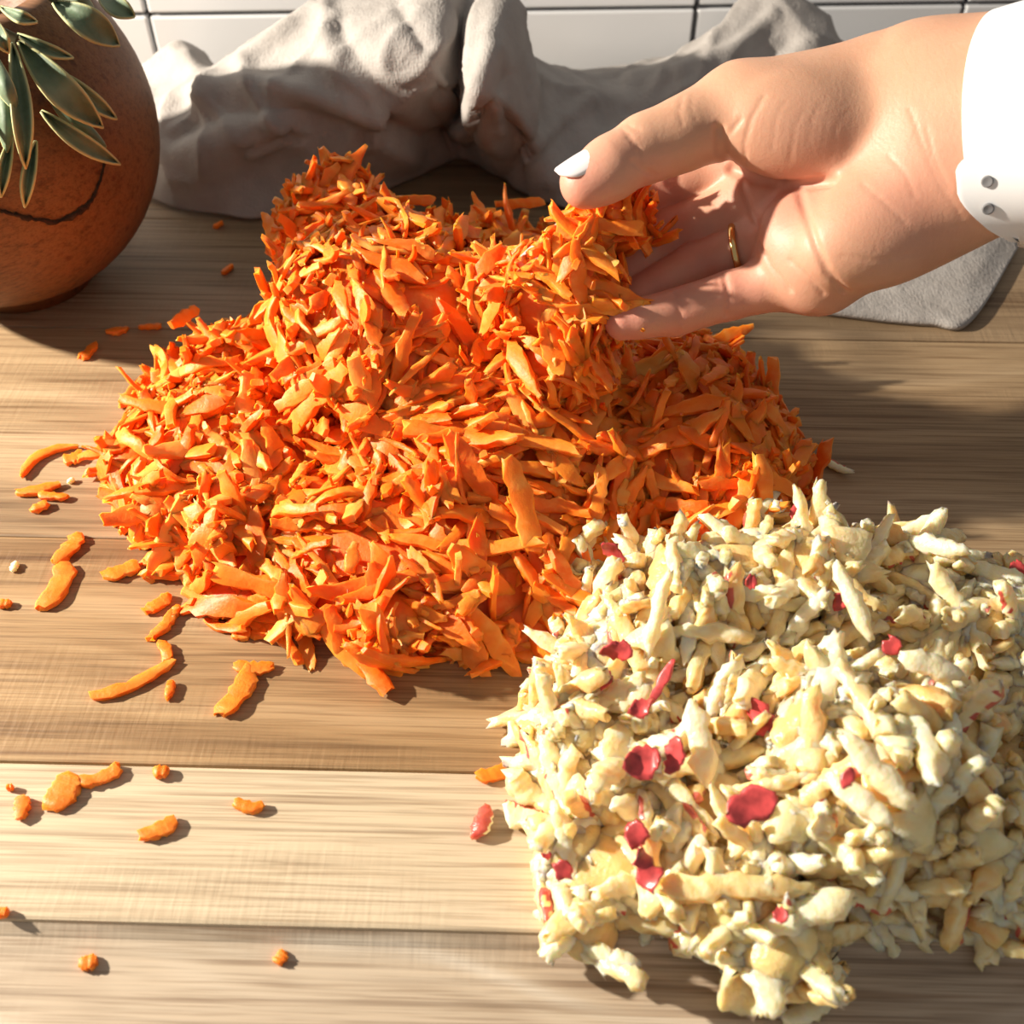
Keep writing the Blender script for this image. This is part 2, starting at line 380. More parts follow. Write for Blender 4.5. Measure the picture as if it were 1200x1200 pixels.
def rot_from(axis, normal):
    n = normal / np.linalg.norm(normal); a = axis - n * np.dot(axis, n); a /= np.linalg.norm(a); b = np.cross(n, a)
    return np.stack([a, b, n], axis=1)
def scatter(blobs, dens, nvar, rg, tilt=0.35, depth=0.006, lift=0.0, hang=0.0, flow=None, scale=(0.85, 1.15), zmin=0.0012):
    out = []
    for bi, b in enumerate(blobs):
        n = int(b.area() * dens); P, nn = b.sample(n * 2, rg); P = P[:n * 2]; nn = nn[:n * 2]
        for p, m in zip(P[:n], nn[:n]):
            if p[2] < zmin: continue
            if any(o.inside(p, 0.93) for k, o in enumerate(blobs) if k != bi): continue
            mm = m + rg.normal(0, tilt, 3); mm /= np.linalg.norm(mm)
            ff = mnoise.noise_vector(Vector(p * 34 + bi)); ax = rg.normal(size=3) * 0.45 + np.array(ff) * 2.2
            if flow is not None: ax += np.array(flow)
            if hang: ax = ax * (1 - hang) + np.array([rg.normal(0, .4), rg.normal(0, .4), -1]) * hang * 1.5
            ax = ax - mm * np.dot(ax, mm) * (1 - rg.random() * 0.35)
            R = rot_from(ax, mm) if rg.random() > 0.07 else rot_from(ax + m * rg.uniform(0.3, 1.2), np.cross(ax, m) + rg.normal(0, .2, 3))
            q = p - m * (rg.random() ** 1.3 * depth) + m * lift
            if q[2] < 0.0022: q = q.copy(); q[2] = 0.0022; R = rot_from(np.array([ax[0], ax[1], 0.02]), np.array([rg.normal(0, .15), rg.normal(0, .15), 1]))
            out.append((q, R, int(rg.integers(nvar)), rg.uniform(*scale)))
    return out
def wins(pl, variants, cell=9):
    """how many picture cells each shred is nearest in"""
    best = {}
    for i, (p, R, v, s) in enumerate(pl):
        P = (variants[v][0][::5] * s) @ R.T + p; u, vv, d = project(P)
        for a, b_, dd in zip(u, vv, d):
            if not (0 <= a < 1200 and 0 <= b_ < 1200): continue
            k = (int(a // cell), int(b_ // cell))
            if k not in best or dd < best[k][0]: best[k] = (dd, i)
    cnt = np.zeros(len(pl))
    for dd, i in best.values(): cnt[i] += 1
    return cnt
def merge(pl, variants, extra=None):
    Vs = []; Qs = []; As = {}; off = 0
    for p, R, v, s in pl:
        V, Q, A = variants[v]; Vs.append((V * s) @ R.T + p); Qs.append(Q + off); off += len(V)
        for k, a in A.items(): As.setdefault(k, []).append(a)
    for V, Q, A in (extra or []):
        Vs.append(V); Qs.append(Q + off); off += len(V)
        for k, a in A.items(): As.setdefault(k, []).append(a)
    return np.concatenate(Vs), np.concatenate(Qs), {k: np.concatenate(a) for k, a in As.items()}
def core(blobs, k, tint, keys=('tint',), namp=0.0015):
    ex = []
    for b in blobs:
        P = (SV * b.r * k) @ b.R.T + b.c
        nz = np.array([mnoise.noise(Vector(p * 110)) for p in P]); u = P - b.c; u /= (np.linalg.norm(u, axis=1, keepdims=True) + 1e-9)
        P = P + u * nz[:, None] * namp; P[:, 2] = np.maximum(P[:, 2], 0.0004)
        A = {q: np.full(len(P), tint if q == 'tint' else 0.0) for q in keys}
        ex.append((P, SQ, A))
    return ex
def place(name, me, p, R, s, label, cat, group=None):
    o = bpy.data.objects.new(name, me); C.objects.link(o)
    M4 = Matrix([[*(R[i] * s), p[i]] for i in range(3)] + [[0, 0, 0, 1]]); o.matrix_world = M4
    return tag(o, label, cat, group)

# --- carrot heap
def apex(px, py, h, r, yaw=0): 
    p = at(px, py, h); return Blob((p.x, p.y, h - r[2]), r, yaw)
def cblob(px, py, z, r, yaw=0, tilt=0, roll=0):
    p = at(px, py, z); return Blob(tuple(p), r, yaw, tilt, roll)
carrot_blobs = [
    apex(585, 420, 0.050, (0.070, 0.072, 0.050)),
    apex(272, 462, 0.028, (0.050, 0.072, 0.030), 0.15),
    apex(265, 560, 0.018, (0.024, 0.040, 0.020), 0.1),
    cblob(468, 390, 0.040, (0.046, 0.056, 0.030), 0.45, 0.25, 0.0),
    cblob(400, 275, 0.046, (0.026, 0.026, 0.022)),
    apex(545, 262, 0.042, (0.050, 0.034, 0.042)),
    apex(500, 570, 0.032, (0.075, 0.052, 0.034)),
    apex(796, 445, 0.039, (0.050, 0.060, 0.041)),
    apex(860, 540, 0.016, (0.022, 0.034, 0.018)),
    apex(600, 650, 0.016, (0.036, 0.036, 0.018)),
    apex(290, 640, 0.012, (0.022, 0.028, 0.014)),
    apex(470, 660, 0.012, (0.018, 0.026, 0.014)),
    apex(152, 545, 0.009, (0.010, 0.016, 0.010), -0.3),
]
held_blobs = [Blob(tuple(atd(736, 243, 0.366)), (0.009, 0.009, 0.009)), Blob(tuple(atd(742, 266, 0.365)), (0.008, 0.009, 0.010)), Blob(tuple(atd(728, 262, 0.360)), (0.009, 0.010, 0.012)), Blob(tuple(atd(712, 244, 0.352)), (0.010, 0.009, 0.007)), Blob(tuple(atd(700, 272, 0.352)), (0.010, 0.011, 0.012)), Blob(tuple(atd(672, 310, 0.352)), (0.013, 0.013, 0.014)),
              Blob(tuple(atd(695, 338, 0.356)), (0.013, 0.014, 0.012)), Blob(tuple(atd(640, 365, 0.362)), (0.020, 0.016, 0.020)),
              Blob(tuple(atd(682, 402, 0.368)), (0.011, 0.011, 0.014)), Blob(tuple(atd(585, 350, 0.385)), (0.014, 0.015, 0.020)),
              Blob(tuple(atd(650, 430, 0.362)), (0.016, 0.014, 0.018))]
def lumps(blobs, n, rg, r0, r1, wts=None):
    out = []
    ar = np.array([b.area() for b in blobs]); ar = ar / ar.sum()
    while len(out) < n:
        b = blobs[rg.choice(len(blobs), p=ar)]; P, nn = b.sample(6, rg)
        p = P[0]
        if p[2] < 0.006 or any(o.inside(p, .97) for o in blobs if o is not b): continue
        r = rg.uniform(r0, r1); out.append(Blob(p - nn[0] * r * .45, (r * rg.uniform(.9, 1.5), r * rg.uniform(.8, 1.2), r * rg.uniform(.7, 1.0)), rg.uniform(0, 3)))
    return out
rg = np.random.default_rng(21)
carrot_blobs += lumps(carrot_blobs, 26, rg, .009, .015)
pile_pl = scatter(carrot_blobs, 31000, NC, rg, 0.24, 0.008, scale=(0.8, 1.3))
held_pl = scatter(held_blobs, 27000, NC, rg, 0.3, 0.006, hang=0.45, scale=(0.75, 1.05))
# --- loose carrot shreds: (px, py, length px, angle deg, width mm, bend, label)
loose = [
 (105, 412, 24, 45, 4.0, .2, 'short orange carrot bit alone on the board left of the pile, near the wooden pot'),
 (137, 388, 26, 8, 3.5, .2, 'thin orange carrot bit lying farthest back beside the left edge of the pile'),
 (176, 383, 26, 5, 2.5, .2, 'sliver of carrot touching the back left edge of the carrot pile'),
 (52, 535, 72, 28, 4.2, -.9, 'curved orange carrot shred at the left edge, arching over a crumb'),
 (86, 537, 24, 15, 5.5, .5, 'chunky carrot crumb under the tip of the arched shred on the left'),
 (45, 574, 50, 12, 4.6, .3, 'pale orange carrot shred topmost in the three-piece cluster at the left edge'),
 (62, 582, 34, -5, 3.2, .2, 'thin carrot shred lying across the three-piece cluster at the left edge'),
 (46, 595, 22, 25, 3.6, .2, 'lowest small bit of the three-piece carrot cluster at the left edge'),
 (81, 643, 44, 52, 5.6, .3, 'stubby carrot shred touching the tip of the broad one below it on the left'),
 (67, 688, 58, 64, 7.6, .3, 'broad pointed carrot flake on the left of the brown stave'),
 (142, 670, 44, 18, 6.0, .3, 'plump oval carrot shred alone between the left flakes and the pile'),
 (5, 708, 16, 5, 3.0, .1, 'carrot crumb cut by the left picture edge above the pale stave'),
 (185, 709, 36, 32, 4.2, .4, 'upper short carrot shred of the pair below the left tip of the pile'),
 (192, 734, 42, 50, 4.0, .4, 'lower curved carrot shred of the pair below the left tip of the pile'),
 (206, 718, 16, 70, 2.6, .2, 'tiny carrot crumb beside the pair below the left tip of the pile'),
 (194, 763, 24, 100, 3.8, .3, 'small hooked carrot bit above the right end of the long diagonal shred'),
 (158, 799, 104, 22, 4.4, .35, 'long thin diagonal carrot shred on the brown stave at lower left'),
 (199, 809, 22, 75, 2.6, .2, 'tiny carrot sliver under the right end of the long diagonal shred'),
 (279, 812, 66, 58, 6.4, .3, 'thick upright carrot shred on the brown stave with a flap across its top'),
 (297, 783, 46, 2, 4.6, .4, 'carrot flap lying across the top of the thick upright shred'),
 (315, 733, 46, 40, 6.2, .2, 'straight rectangular carrot stick just below the pile'),
 (284, 743, 24, 25, 5.0, .3, 'little carrot chunk touching the left side of the rectangular stick'),
 (331, 695, 22, 85, 3.6, .1, 'tiny upright carrot bit just under the front edge of the pile'),
 (175, 592, 54, 8, 5.4, .2, 'flat carrot strip sticking out of the left foot of the pile'),
 (186, 656, 36, 15, 4.6, .4, 'carrot shred with a pale tip just left of the front foot of the pile'),
 (205, 618, 58, 18, 3.6, .5, 'slender curved carrot shred pointing left out of the pile foot'),
 (74, 928, 50, 55, 8.0, .3, 'broad carrot flake at the left end of the bent pair on the pale stave'),
 (116, 911, 56, 17, 4.4, .5, 'thin carrot tail at the right end of the bent pair on the pale stave'),
 (189, 905, 18, 5, 4.0, .2, 'carrot crumb on the seam between brown and pale staves'),
 (26, 947, 26, 85, 4.0, .2, 'upright carrot crumb on the pale stave near the left picture edge'),
 (12, 923, 8, 10, 2.0, .1, 'tiniest carrot speck on the pale stave at the left picture edge'),
 (186, 972, 48, 28, 4.6, .4, 'spindle-shaped carrot shred alone on the pale stave'),
 (291, 945, 34, -8, 3.6, .3, 'small flat carrot bit alone in the middle of the pale stave'),
 (3, 1070, 14, 5, 3.0, .1, 'carrot crumb cut by the left picture edge above the board step'),
 (103, 1128, 22, 12, 3.6, .2, 'small carrot bit on the lower front stave at left'),
 (329, 1122, 17, 50, 4.6, .2, 'round carrot crumb on the lower front stave near the middle'),
 (579, 907, 42, 14, 4.6, .5, 'bent carrot shred on the pale stave beside the apple heap'),
 (142, 274, 22, 30, 3.0, .2, 'dim carrot bit in shadow at the foot of the wooden pot'),
 (267, 316, 14, 40, 2.4, .1, 'dim carrot crumb in shadow behind the left of the pile'),
 (256, 264, 12, 30, 2.0, .1, 'dim carrot crumb in shadow just in front of the towel'),
 (455, 727, 64, 12, 3.8, .3, 'thin carrot shred lying flat in front of the pile, pointing left'),
 (521, 736, 18, -30, 4.2, .2, 'carrot crumb in front of the pile beside the upright tapered shred'),
 (550, 726, 78, 82, 5.6, .2, 'long upright tapered carrot shred leaning out of the front of the pile'),
 (606, 761, 92, -8, 8.0, .2, 'wide flat carrot strip lying at the very front, beside the apple heap'),
 (600, 735, 50, 5, 4.2, .3, 'thin carrot shred on top of the wide strip at the front of the pile'),
 (388, 681, 28, -5, 4.6, .2, 'carrot bit lying flat under the front middle edge of the pile'),
]
long_on_pile = [
 (612, 592, 108, -70, 7.0, .15, .038, 'longest straight carrot stick lying diagonally on the front of the pile'),
 (565, 672, 92, -48, 7.0, .25, .022, 'thick pale-ended carrot stick lying diagonally near the front right of the pile'),
 (378, 222, 52, 62, 5.6, .2, .062, 'carrot stick standing up at the very top of the clump'),
 (318, 268, 44, -58, 5.0, .3, .054, 'pointed carrot shred jutting out left from the top clump'),
 (480, 236, 60, 0, 4.6, .2, .040, 'horizontal carrot stick at the back of the pile, right of the top clump'),
 (610, 238, 56, 3, 4.6, .2, .036, 'horizontal carrot stick at the back of the pile under the thumb'),
 (670, 262, 28, -35, 4.0, .2, .030, 'carrot shred poking out behind the fingertips'),
 (856, 392, 52, 20, 4.6, .3, .026, 'pointed carrot shred at the back right of the pile below the little finger'),
 (905, 455, 54, 78, 5.0, .2, .022, 'upright carrot shred at the right edge of the pile'),
 (700, 585, 60, 82, 5.0, .2, .030, 'upright carrot shred beside the white apple sliver'),
 (215, 372, 40, 35, 5.0, .3, .026, 'carrot shred on the upper left shoulder of the pile'),
 (165, 455, 46, 30, 6.0, .3, .010, 'carrot flake at the far left rim of the pile'),
]
LC = 'carrot shred'
def loose_piece(name, mat, px, py, lp, ang, wmm, bend, label, cat, z=None, T=2.2, tint=0.55, seed=0, kind='carrot', skin=0.0, group=None):
    r = np.random.default_rng(9000 + seed); z0 = 0.0012 if z is None else z
    if py > 1100 and z is None: z0 = -0.0052 + 0.0015
    a = math.radians(ang); dx, dy = math.cos(a) * lp / 2, -math.sin(a) * lp / 2
    if z is None: A, B = at(px - dx, py - dy, z0), at(px + dx, py + dy, z0)
    else:
        d = (HC - z0) / den(py); A, B = atd(px - dx, py - dy, d - 0.006 * math.sin(a)), atd(px + dx, py + dy, d + 0.006 * math.sin(a))
    L = (B - A).length; Cn = (A + B) / 2
    W = wmm / 1000; W = min(W, L * 0.85)
    if kind == 'carrot':
        V, Q = shred_geo(L, W, T / 1000, bend * r.choice([-1, 1]) if z is not None else 0, r.normal(0, .3), 0, .10, 11, 8, (r.uniform(.08, .4), r.uniform(.08, .3)), r=r, sq=.35, blunt=r.uniform(.25, .7))
    else:
        V, Q = shred_geo(L, W, T / 1000, 0.3 * r.normal(), r.normal(0, .3), 0, .10, 12, 10, (.3, .3), r=r, sq=.85, lump=.05)
    if z is None:            # bends in the board plane and rests on it
        V[:, 1] += bend * 2.0 * ((V[:, 0] / L) ** 2 - 0.08) * L * 0.5
        V[:, 2] -= V[:, 2].min()
        Cn.z = 0.0001 if py <= 1100 else -0.0051
    A_ = {'tint': np.clip(tint + r.normal(0, .1, len(V)), 0, 1)}
    if kind != 'carrot': A_['skin'] = np.full(len(V), 0.0) if not skin else (V[:, 1] > np.percentile(V[:, 1], 100 * (1 - skin))).astype(float)
    me = fast_mesh(name, V, Q, A_); me.materials.append(mat)
    if kind == 'carrot': me.set_sharp_from_angle(angle=0.95)
    ax = np.array((B - A).normalized()); up = np.array((0, 0, 1.0)) if z is None else -np.array(ray(px, py).normalized()) + r.normal(0, .25, 3)
    R = rot_from(ax, up)
    return place(name, me, np.array(Cn), R, 1.0, label, cat, group)
sd = 0
for px, py, lp, ang, wm, bd, lab in loose:
    loose_piece('carrot_shred', M['carrot'], px, py, lp, ang, wm, bd, lab, LC, seed=sd, group='loose carrot bits on the board'); sd += 1
for px, py, lp, ang, wm, bd, z, lab in long_on_pile:
    loose_piece('carrot_shred', M['carrot'], px, py, lp, ang, wm, bd, lab, LC, z=z, tint=0.7, seed=sd, group='single carrot sticks standing out on the pile'); sd += 1
def carrot_words(v):
    t = CV[v][2]['tint'].mean(); k = v % 6
    return ('pale orange' if t > .6 else 'deep orange' if t < .36 else 'bright orange') + ' ' + ('carrot crumb' if k == 5 else 'broad carrot flake' if k == 4 else 'thin carrot strand' if k == 3 else 'carrot stick')
def carrot_label(p, v):
    x, y, _ = project(p)
    reg = ('on the back rim of the carrot pile' if y < 290 else 'on the left flank of the carrot pile' if x < 330 else 'on the shaded right side of the carrot pile' if x > 700 else
           'on the front slope of the carrot pile' if y > 580 else 'on the top clump of the carrot pile' if x < 520 and y < 430 else 'in the middle of the carrot pile')
    return carrot_words(v) + ' lying ' + reg
def apple_label(p, v, red):
    x, y, _ = project(p); t = AV[v][2]['tint'].mean(); k = v % 6
    reg = ('at the front foot of the apple heap' if y > 980 else 'on the shaded right side of the apple heap' if x > 1090 else 'on the right mound of the apple heap' if x > 920 and y > 750 else
           'on the back mound of the apple heap' if y < 760 else 'on the left side of the apple heap' if x < 760 else 'in the middle of the apple heap')
    return ('cream' if t > .62 else 'golden' if t < .48 else 'pale yellow') + ' ' + ('apple chunk' if k == 5 else 'flat apple flake' if k == 4 else 'apple stick') + (' with red edge ' if red else ' ') + reg
n_ind = 300 - len(loose) - len(long_on_pile)
allp = [('h', q) for q in held_pl] + [('p', q) for q in pile_pl]
cnt = wins([q for _, q in allp], CV); order = np.argsort(-cnt)
ind = set(order[:n_ind].tolist())
for i in sorted(ind):
    k, (p, R, v, s) = allp[i]
    if k == 'h': place('carrot_shred', CM[v], p, R, s, carrot_words(v) + ' in the bunch pinched between thumb and fingers', LC, 'carrot shreds held in the hand')
    else: place('carrot_shred', CM[v], p, R, s, carrot_label(p, v), LC, 'carrot shreds of the big pile')
V, Q, A = merge([q for i, (k, q) in enumerate(allp) if i not in ind and k == 'p'], CV, core(carrot_blobs, 0.86, 0.12))
o = link('carrot_pile', fast_mesh('carrot_pile', V, Q, A), M['carrot']); o.data.set_sharp_from_angle(angle=0.95); tag(o, 'mass of grated orange carrot filling the big pile below the hand', 'grated carrot', kind='stuff')
V, Q, A = merge([q for i, (k, q) in enumerate(allp) if i not in ind and k == 'h'], CV, core(held_blobs, 0.7, 0.12))
o = link('carrot_bunch', fast_mesh('carrot_bunch', V, Q, A), M['carrot']); o.data.set_sharp_from_angle(angle=0.95); tag(o, 'mass of grated carrot inside the bunch held by the fingertips', 'grated carrot', kind='stuff')

# --- apple heap
apple_blobs = [
    apex(800, 690, 0.036, (0.036, 0.034, 0.038)), apex(930, 655, 0.040, (0.040, 0.032, 0.042)),
    apex(1045, 850, 0.046, (0.036, 0.034, 0.042), 0.2), apex(750, 830, 0.026, (0.032, 0.030, 0.028)),
    apex(880, 860, 0.028, (0.034, 0.036, 0.030)), apex(1110, 690, 0.032, (0.050, 0.034, 0.034)),
    apex(1190, 780, 0.020, (0.030, 0.050, 0.022)), apex(905, 1035, 0.020, (0.026, 0.020, 0.021)),
    apex(715, 1000, 0.014, (0.020, 0.018, 0.015)), apex(800, 960, 0.018, (0.022, 0.024, 0.020)),
    apex(1170, 950, 0.022, (0.024, 0.030, 0.024)), apex(690, 660, 0.020, (0.014, 0.016, 0.020)),
    apex(690, 1065, 0.010, (0.010, 0.012, 0.010)),
]
rg = np.random.default_rng(33)
apple_blobs += lumps(apple_blobs, 26, rg, .009, .014)
apl = scatter(apple_blobs, 22000, NA, rg, 0.36, 0.009, scale=(0.95, 1.45))
apple_loose = [
 (565, 965, 40, 70, 5.5, .3, .9, 'dark red curl of apple skin on the pale stave, left of the heap'),
 (610, 957, 44, -20, 7.0, .9, .3, 'pale apple shred with a red edge beside the dark red curl'),
 (712, 592, 84, -72, 3.4, .1, 0, 'thin white apple sliver standing against the carrot pile'),
 (757, 577, 44, 62, 2.2, .1, 0, 'hair-thin white apple sliver behind the heap, in front of the carrots'),
 (900, 562, 48, -20, 7.0, .2, 0, 'pale apple shred lying on the carrots at the right foot of the pile'),
 (908, 590, 56, -48, 3.6, .1, 0, 'slim apple sliver leaning between carrot pile and apple heap'),
 (978, 546, 46, -25, 3.6, .2, .3, 'pinkish apple sliver alone on the shaded board behind the heap'),
 (884, 598, 34, -38, 2.6, .1, 0, 'short white apple sliver at the back rim of the heap'),
 (705, 1110, 46, -80, 6.0, .1, 0, 'pale apple shred pointing down over the board step at lower left of the heap'),
 (860, 1140, 84, -68, 6.0, .2, .25, 'long pinkish apple strip trailing down the front stave'),
 (900, 1160, 60, -80, 8.0, .1, 0, 'plump apple shred beside the long pinkish strip on the front stave'),
 (945, 1185, 60, 22, 6.0, .2, 0, 'apple shred at the bottom edge of the picture'),
 (962, 1130, 52, 70, 7.0, .2, .15, 'apple shred with a red fleck below the front lobe of the heap'),
 (1160, 1090, 66, -62, 9.0, .2, 0, 'broad apple shred at the lower right, pointing at the board step'),
 (1190, 1075, 50, 10, 6.0, .2, 0, 'apple shred cut by the right picture edge near the front'),
 (640, 795, 66, 24, 5.0, .1, 0, 'thin apple shred jutting left out of the middle of the heap'),
 (655, 760, 88, -30, 5.0, .2, 0, 'white apple shred overlapping the wide carrot strip'),
 (17, 664, 12, 70, 2.6, .1, 0, 'tiny pale crumb on the board near the left picture edge'),
 (83, 563, 9, 30, 2.0, .1, 0, 'tiny pale speck beside the three-piece carrot cluster'),
]
for px, py, lp, ang, wm, bd, skn, lab in apple_loose:
    zz = {712: .012, 757: .012, 900: .012, 908: .008, 884: .014, 640: .012, 655: .014}.get(px)
    loose_piece('apple_shred', M['apple'], px, py, lp, ang, wm, bd, lab, 'apple shred', z=zz, T=3.4 if wm > 4 else 2.0, tint=.8, seed=sd, kind='apple', skin=skn, group='single apple shreds around the heap'); sd += 1
apple_top = [   # long sticks that stand out on the heap: px, py, len, ang, width, height
 (1030, 905, 120, -42, 6.4, .050, 'long pale apple stick slanting down across the right mound'),
 (1000, 705, 100, -62, 5.2, .046, 'long apple stick slanting between the two mounds of the heap'),
 (1010, 940, 92, -35, 5.6, .046, 'apple stick lying parallel below the long pale one on the right mound'),
 (820, 870, 96, -78, 7.2, .032, 'upright blocky apple stick in the middle left of the heap'),
 (1090, 780, 80, -20, 6.2, .048, 'apple stick pointing right at the top of the right mound'),
 (1100, 640, 70, 0, 6.0, .036, 'apple stick lying flat along the back rim of the heap'),
 (945, 1070, 110, 18, 8.4, .022, 'thick apple shred with a pink edge on the front lobe'),
 (770, 720, 96, 70, 4.6, .042, 'slim white apple shred leaning on the left mound'),
 (1090, 624, 40, 80, 6.0, .030, 'short apple stub standing up at the back rim of the heap'),
 (1030, 632, 44, 75, 4.0, .032, 'thin apple stub standing at the back rim of the heap'),
]
for px, py, lp, ang, wm, z, lab in apple_top:
    loose_piece('apple_shred', M['apple'], px, py, lp, ang, wm, .2, lab, 'apple shred', z=z, T=4.2, tint=.85, seed=sd, kind='apple', skin=0, group='apple sticks standing out on the heap'); sd += 1
cnt = wins(apl, AV); order = np.argsort(-cnt); ind = set(order[:300 - len(apple_loose) - len(apple_top)].tolist())
for i in sorted(ind):
    p, R, v, s = apl[i]
    red = AV[v][2]['skin'].max() > 0
    place('apple_shred', AM[v], p, R, s, apple_label(p, v, red), 'apple shred', 'red-edged shreds of the apple heap' if red else 'plain shreds of the apple heap')
V, Q, A = merge([q for i, q in enumerate(apl) if i not in ind], AV, core(apple_blobs, 0.86, 0.25, ('tint', 'skin')))
o = link('apple_heap', fast_mesh('apple_heap', V, Q, A), M['apple']); tag(o, 'mass of grated apple filling the cream heap in front', 'grated apple', kind='stuff')
# red peel flakes
def flake(L, W, bend, r):
    V, Q = shred_geo(L, W, 0.0009, bend * 1.6, r.normal(0, .9), 0, .11, 11, 8, (.4, .3), r=r, sq=.4, blunt=.3); return V, Q
peels = [(880, 945, 62, 25, 9.5, .040, 'largest glossy crimson apple peel in the middle of the heap'), (752, 893, 50, 8, 8, .034, 'crimson apple peel flake left of the middle of the heap'),
 (790, 885, 44, 70, 6, .034, 'dark red peel strip beside the left crimson flake'), (718, 648, 36, -48, 5, .034, 'short bright red peel strip at the upper left of the heap'),
 (722, 763, 40, 4, 6, .034, 'orange-red peel flake on the left side of the heap'), (706, 796, 24, -25, 5.5, .030, 'small red peel flake at the left edge of the heap'),
 (775, 800, 60, 62, 3, .036, 'thin curved red peel thread on the left mound'), (752, 828, 36, 22, 5, .034, 'orange-brown peel fleck under the thin red thread'),
 (758, 1018, 52, -76, 6, .026, 'pointed red peel blade in the lower left of the heap'), (745, 978, 34, 75, 6, .026, 'orange peel fleck above the pointed red blade'),
 (891, 840, 48, -60, 7, .032, 'dark crimson peel in the gap between the mounds'), (880, 682, 14, 5, 4, .046, 'tiny red peel fleck on the top mound'),
 (660, 1020, 24, 55, 5, .016, 'small red peel loop at the lower left tip of the heap'), (936, 600, 30, 75, 5, .030, 'pinkish red peel tip standing at the back rim of the heap'),
 (993, 912, 28, 68, 3, .056, 'small brown-red peel fleck on the right mound'), (1045, 757, 24, 50, 5, .046, 'pinkish peel edge near the top of the right mound'),
 (915, 1072, 18, 5, 4, .026, 'tiny red peel fleck on the front lobe of the heap'), (1192, 668, 18, 20, 6, .024, 'red peel fleck at the right picture edge'),
 (640, 1000, 12, 10, 3, .010, 'tiny red peel crumb at the lower left rim of the heap'), (985, 705, 26, 70, 4, .040, 'dark red peel bit behind the slanting apple stick')]
for k, (px, py, lp, ang, wm, z, lab) in enumerate(peels):
    r = np.random.default_rng(700 + k); a = math.radians(ang); d = (HC - z) / den(py)
    A_, B_ = atd(px - math.cos(a) * lp / 2, py + math.sin(a) * lp / 2, d), atd(px + math.cos(a) * lp / 2, py - math.sin(a) * lp / 2, d)
    V, Q = flake((B_ - A_).length, wm / 1000, r.uniform(.5, 1.1), r)
    me = fast_mesh('apple_peel', V, Q); me.materials.append(M['peel'])
    place('apple_peel', me, np.array((A_ + B_) / 2), rot_from(np.array((B_ - A_).normalized()), -np.array(ray(px, py).normalized()) + r.normal(0, .2, 3)), 1.0, lab, 'apple peel', 'red apple peel flakes')

# ------------------------------------------------------------------ wooden pot with leaves
pd = 0.441; PC = atd(-30, 150, pd); PR = 207 / F * pd
plant = empty('potted_plant', (PC.x, PC.y, 0.0001)); tag(plant, 'round turned-wood pot with drooping sage-green leaves at the left', 'potted plant')
def pot_mesh():
    prof = []; R = PR; zc = PC.z
    for i in range(22):
        a = -math.pi / 2 + 0.42 + i / 21 * (math.pi - 0.42 - 0.75)
        prof.append((R * math.cos(a), zc + R * math.sin(a)))
    zb = 0.0; prof = [(0.001, zb), (prof[0][0] - 0.002, zb)] + prof
    rt, zt = prof[-1]
    prof += [(rt - 0.006, zt + 0.001), (rt - 0.010, zt - 0.006), (rt - 0.012, zt - 0.03), (0.001, zt - 0.032)]
    n = 72; V = []; Q = []
    for r, z in prof:
        for i in range(n):
            a = 2 * math.pi * i / n; V.append((r * math.cos(a), r * math.sin(a), z))
    for j in range(len(prof) - 1):
        for i in range(n): Q.append((j * n + i, j * n + (i + 1) % n, (j + 1) * n + (i + 1) % n, (j + 1) * n + i))
    return fast_mesh('pot', V, Q)
pot = link('pot', pot_mesh(), M['pot'], plant)
def pot_depth(px, py):
    rd = ray(px, py); oc = cam.location - PC; a = rd.dot(rd); b = 2 * rd.dot(oc); c = oc.dot(oc) - PR * PR; D = b * b - 4 * a * c
    return (-b - math.sqrt(D)) / (2 * a) if D > 0 else pd
# sawn knot with a dark bark rim on the pot
def pot_pt(px, py, off=0.0):
    p = atd(px, py, pot_depth(px, py)); n = (p - PC).normalized(); return p + n * off - plant.location
kn = [(-40, 215), (-18, 235), (0, 246), (18, 252), (38, 257), (62, 260), (84, 254), (100, 243), (110, 228), (118, 205), (121, 190)]
kn = [tuple(q) for q in np.array([np.interp(np.linspace(0, len(kn) - 1, 60), np.arange(len(kn)), [k_[c_] for k_ in kn]) for c_ in (0, 1)]).T]
kr = np.random.default_rng(5)
V = []; Q = []
for i, (a, b) in enumerate(kn):
    wdt = kr.uniform(.6, 3.0) + (5.0 * max(0, mnoise.noise(Vector((i * .35, 3.3, 0)))) if 14 < i < 50 else 0); b += kr.normal(0, 1.0)
    for s in (-1, 1):
        V.append(pot_pt(a, b + s * wdt, 0.0002))
    for s in (-.5, .5): V.append(pot_pt(a, b + s * wdt, 0.0013))
for i in range(len(kn) - 1):
    k = i * 4; Q += [(k, k + 2, k + 6, k + 4), (k + 2, k + 3, k + 7, k + 6), (k + 3, k + 1, k + 5, k + 7)]
knot = link('knot_rim', mesh('knot_rim', V, Q), M['bark'], pot); knot['label'] = 'dark bark rim of a knot in the pot'
pot.location = (0, 0, 0)
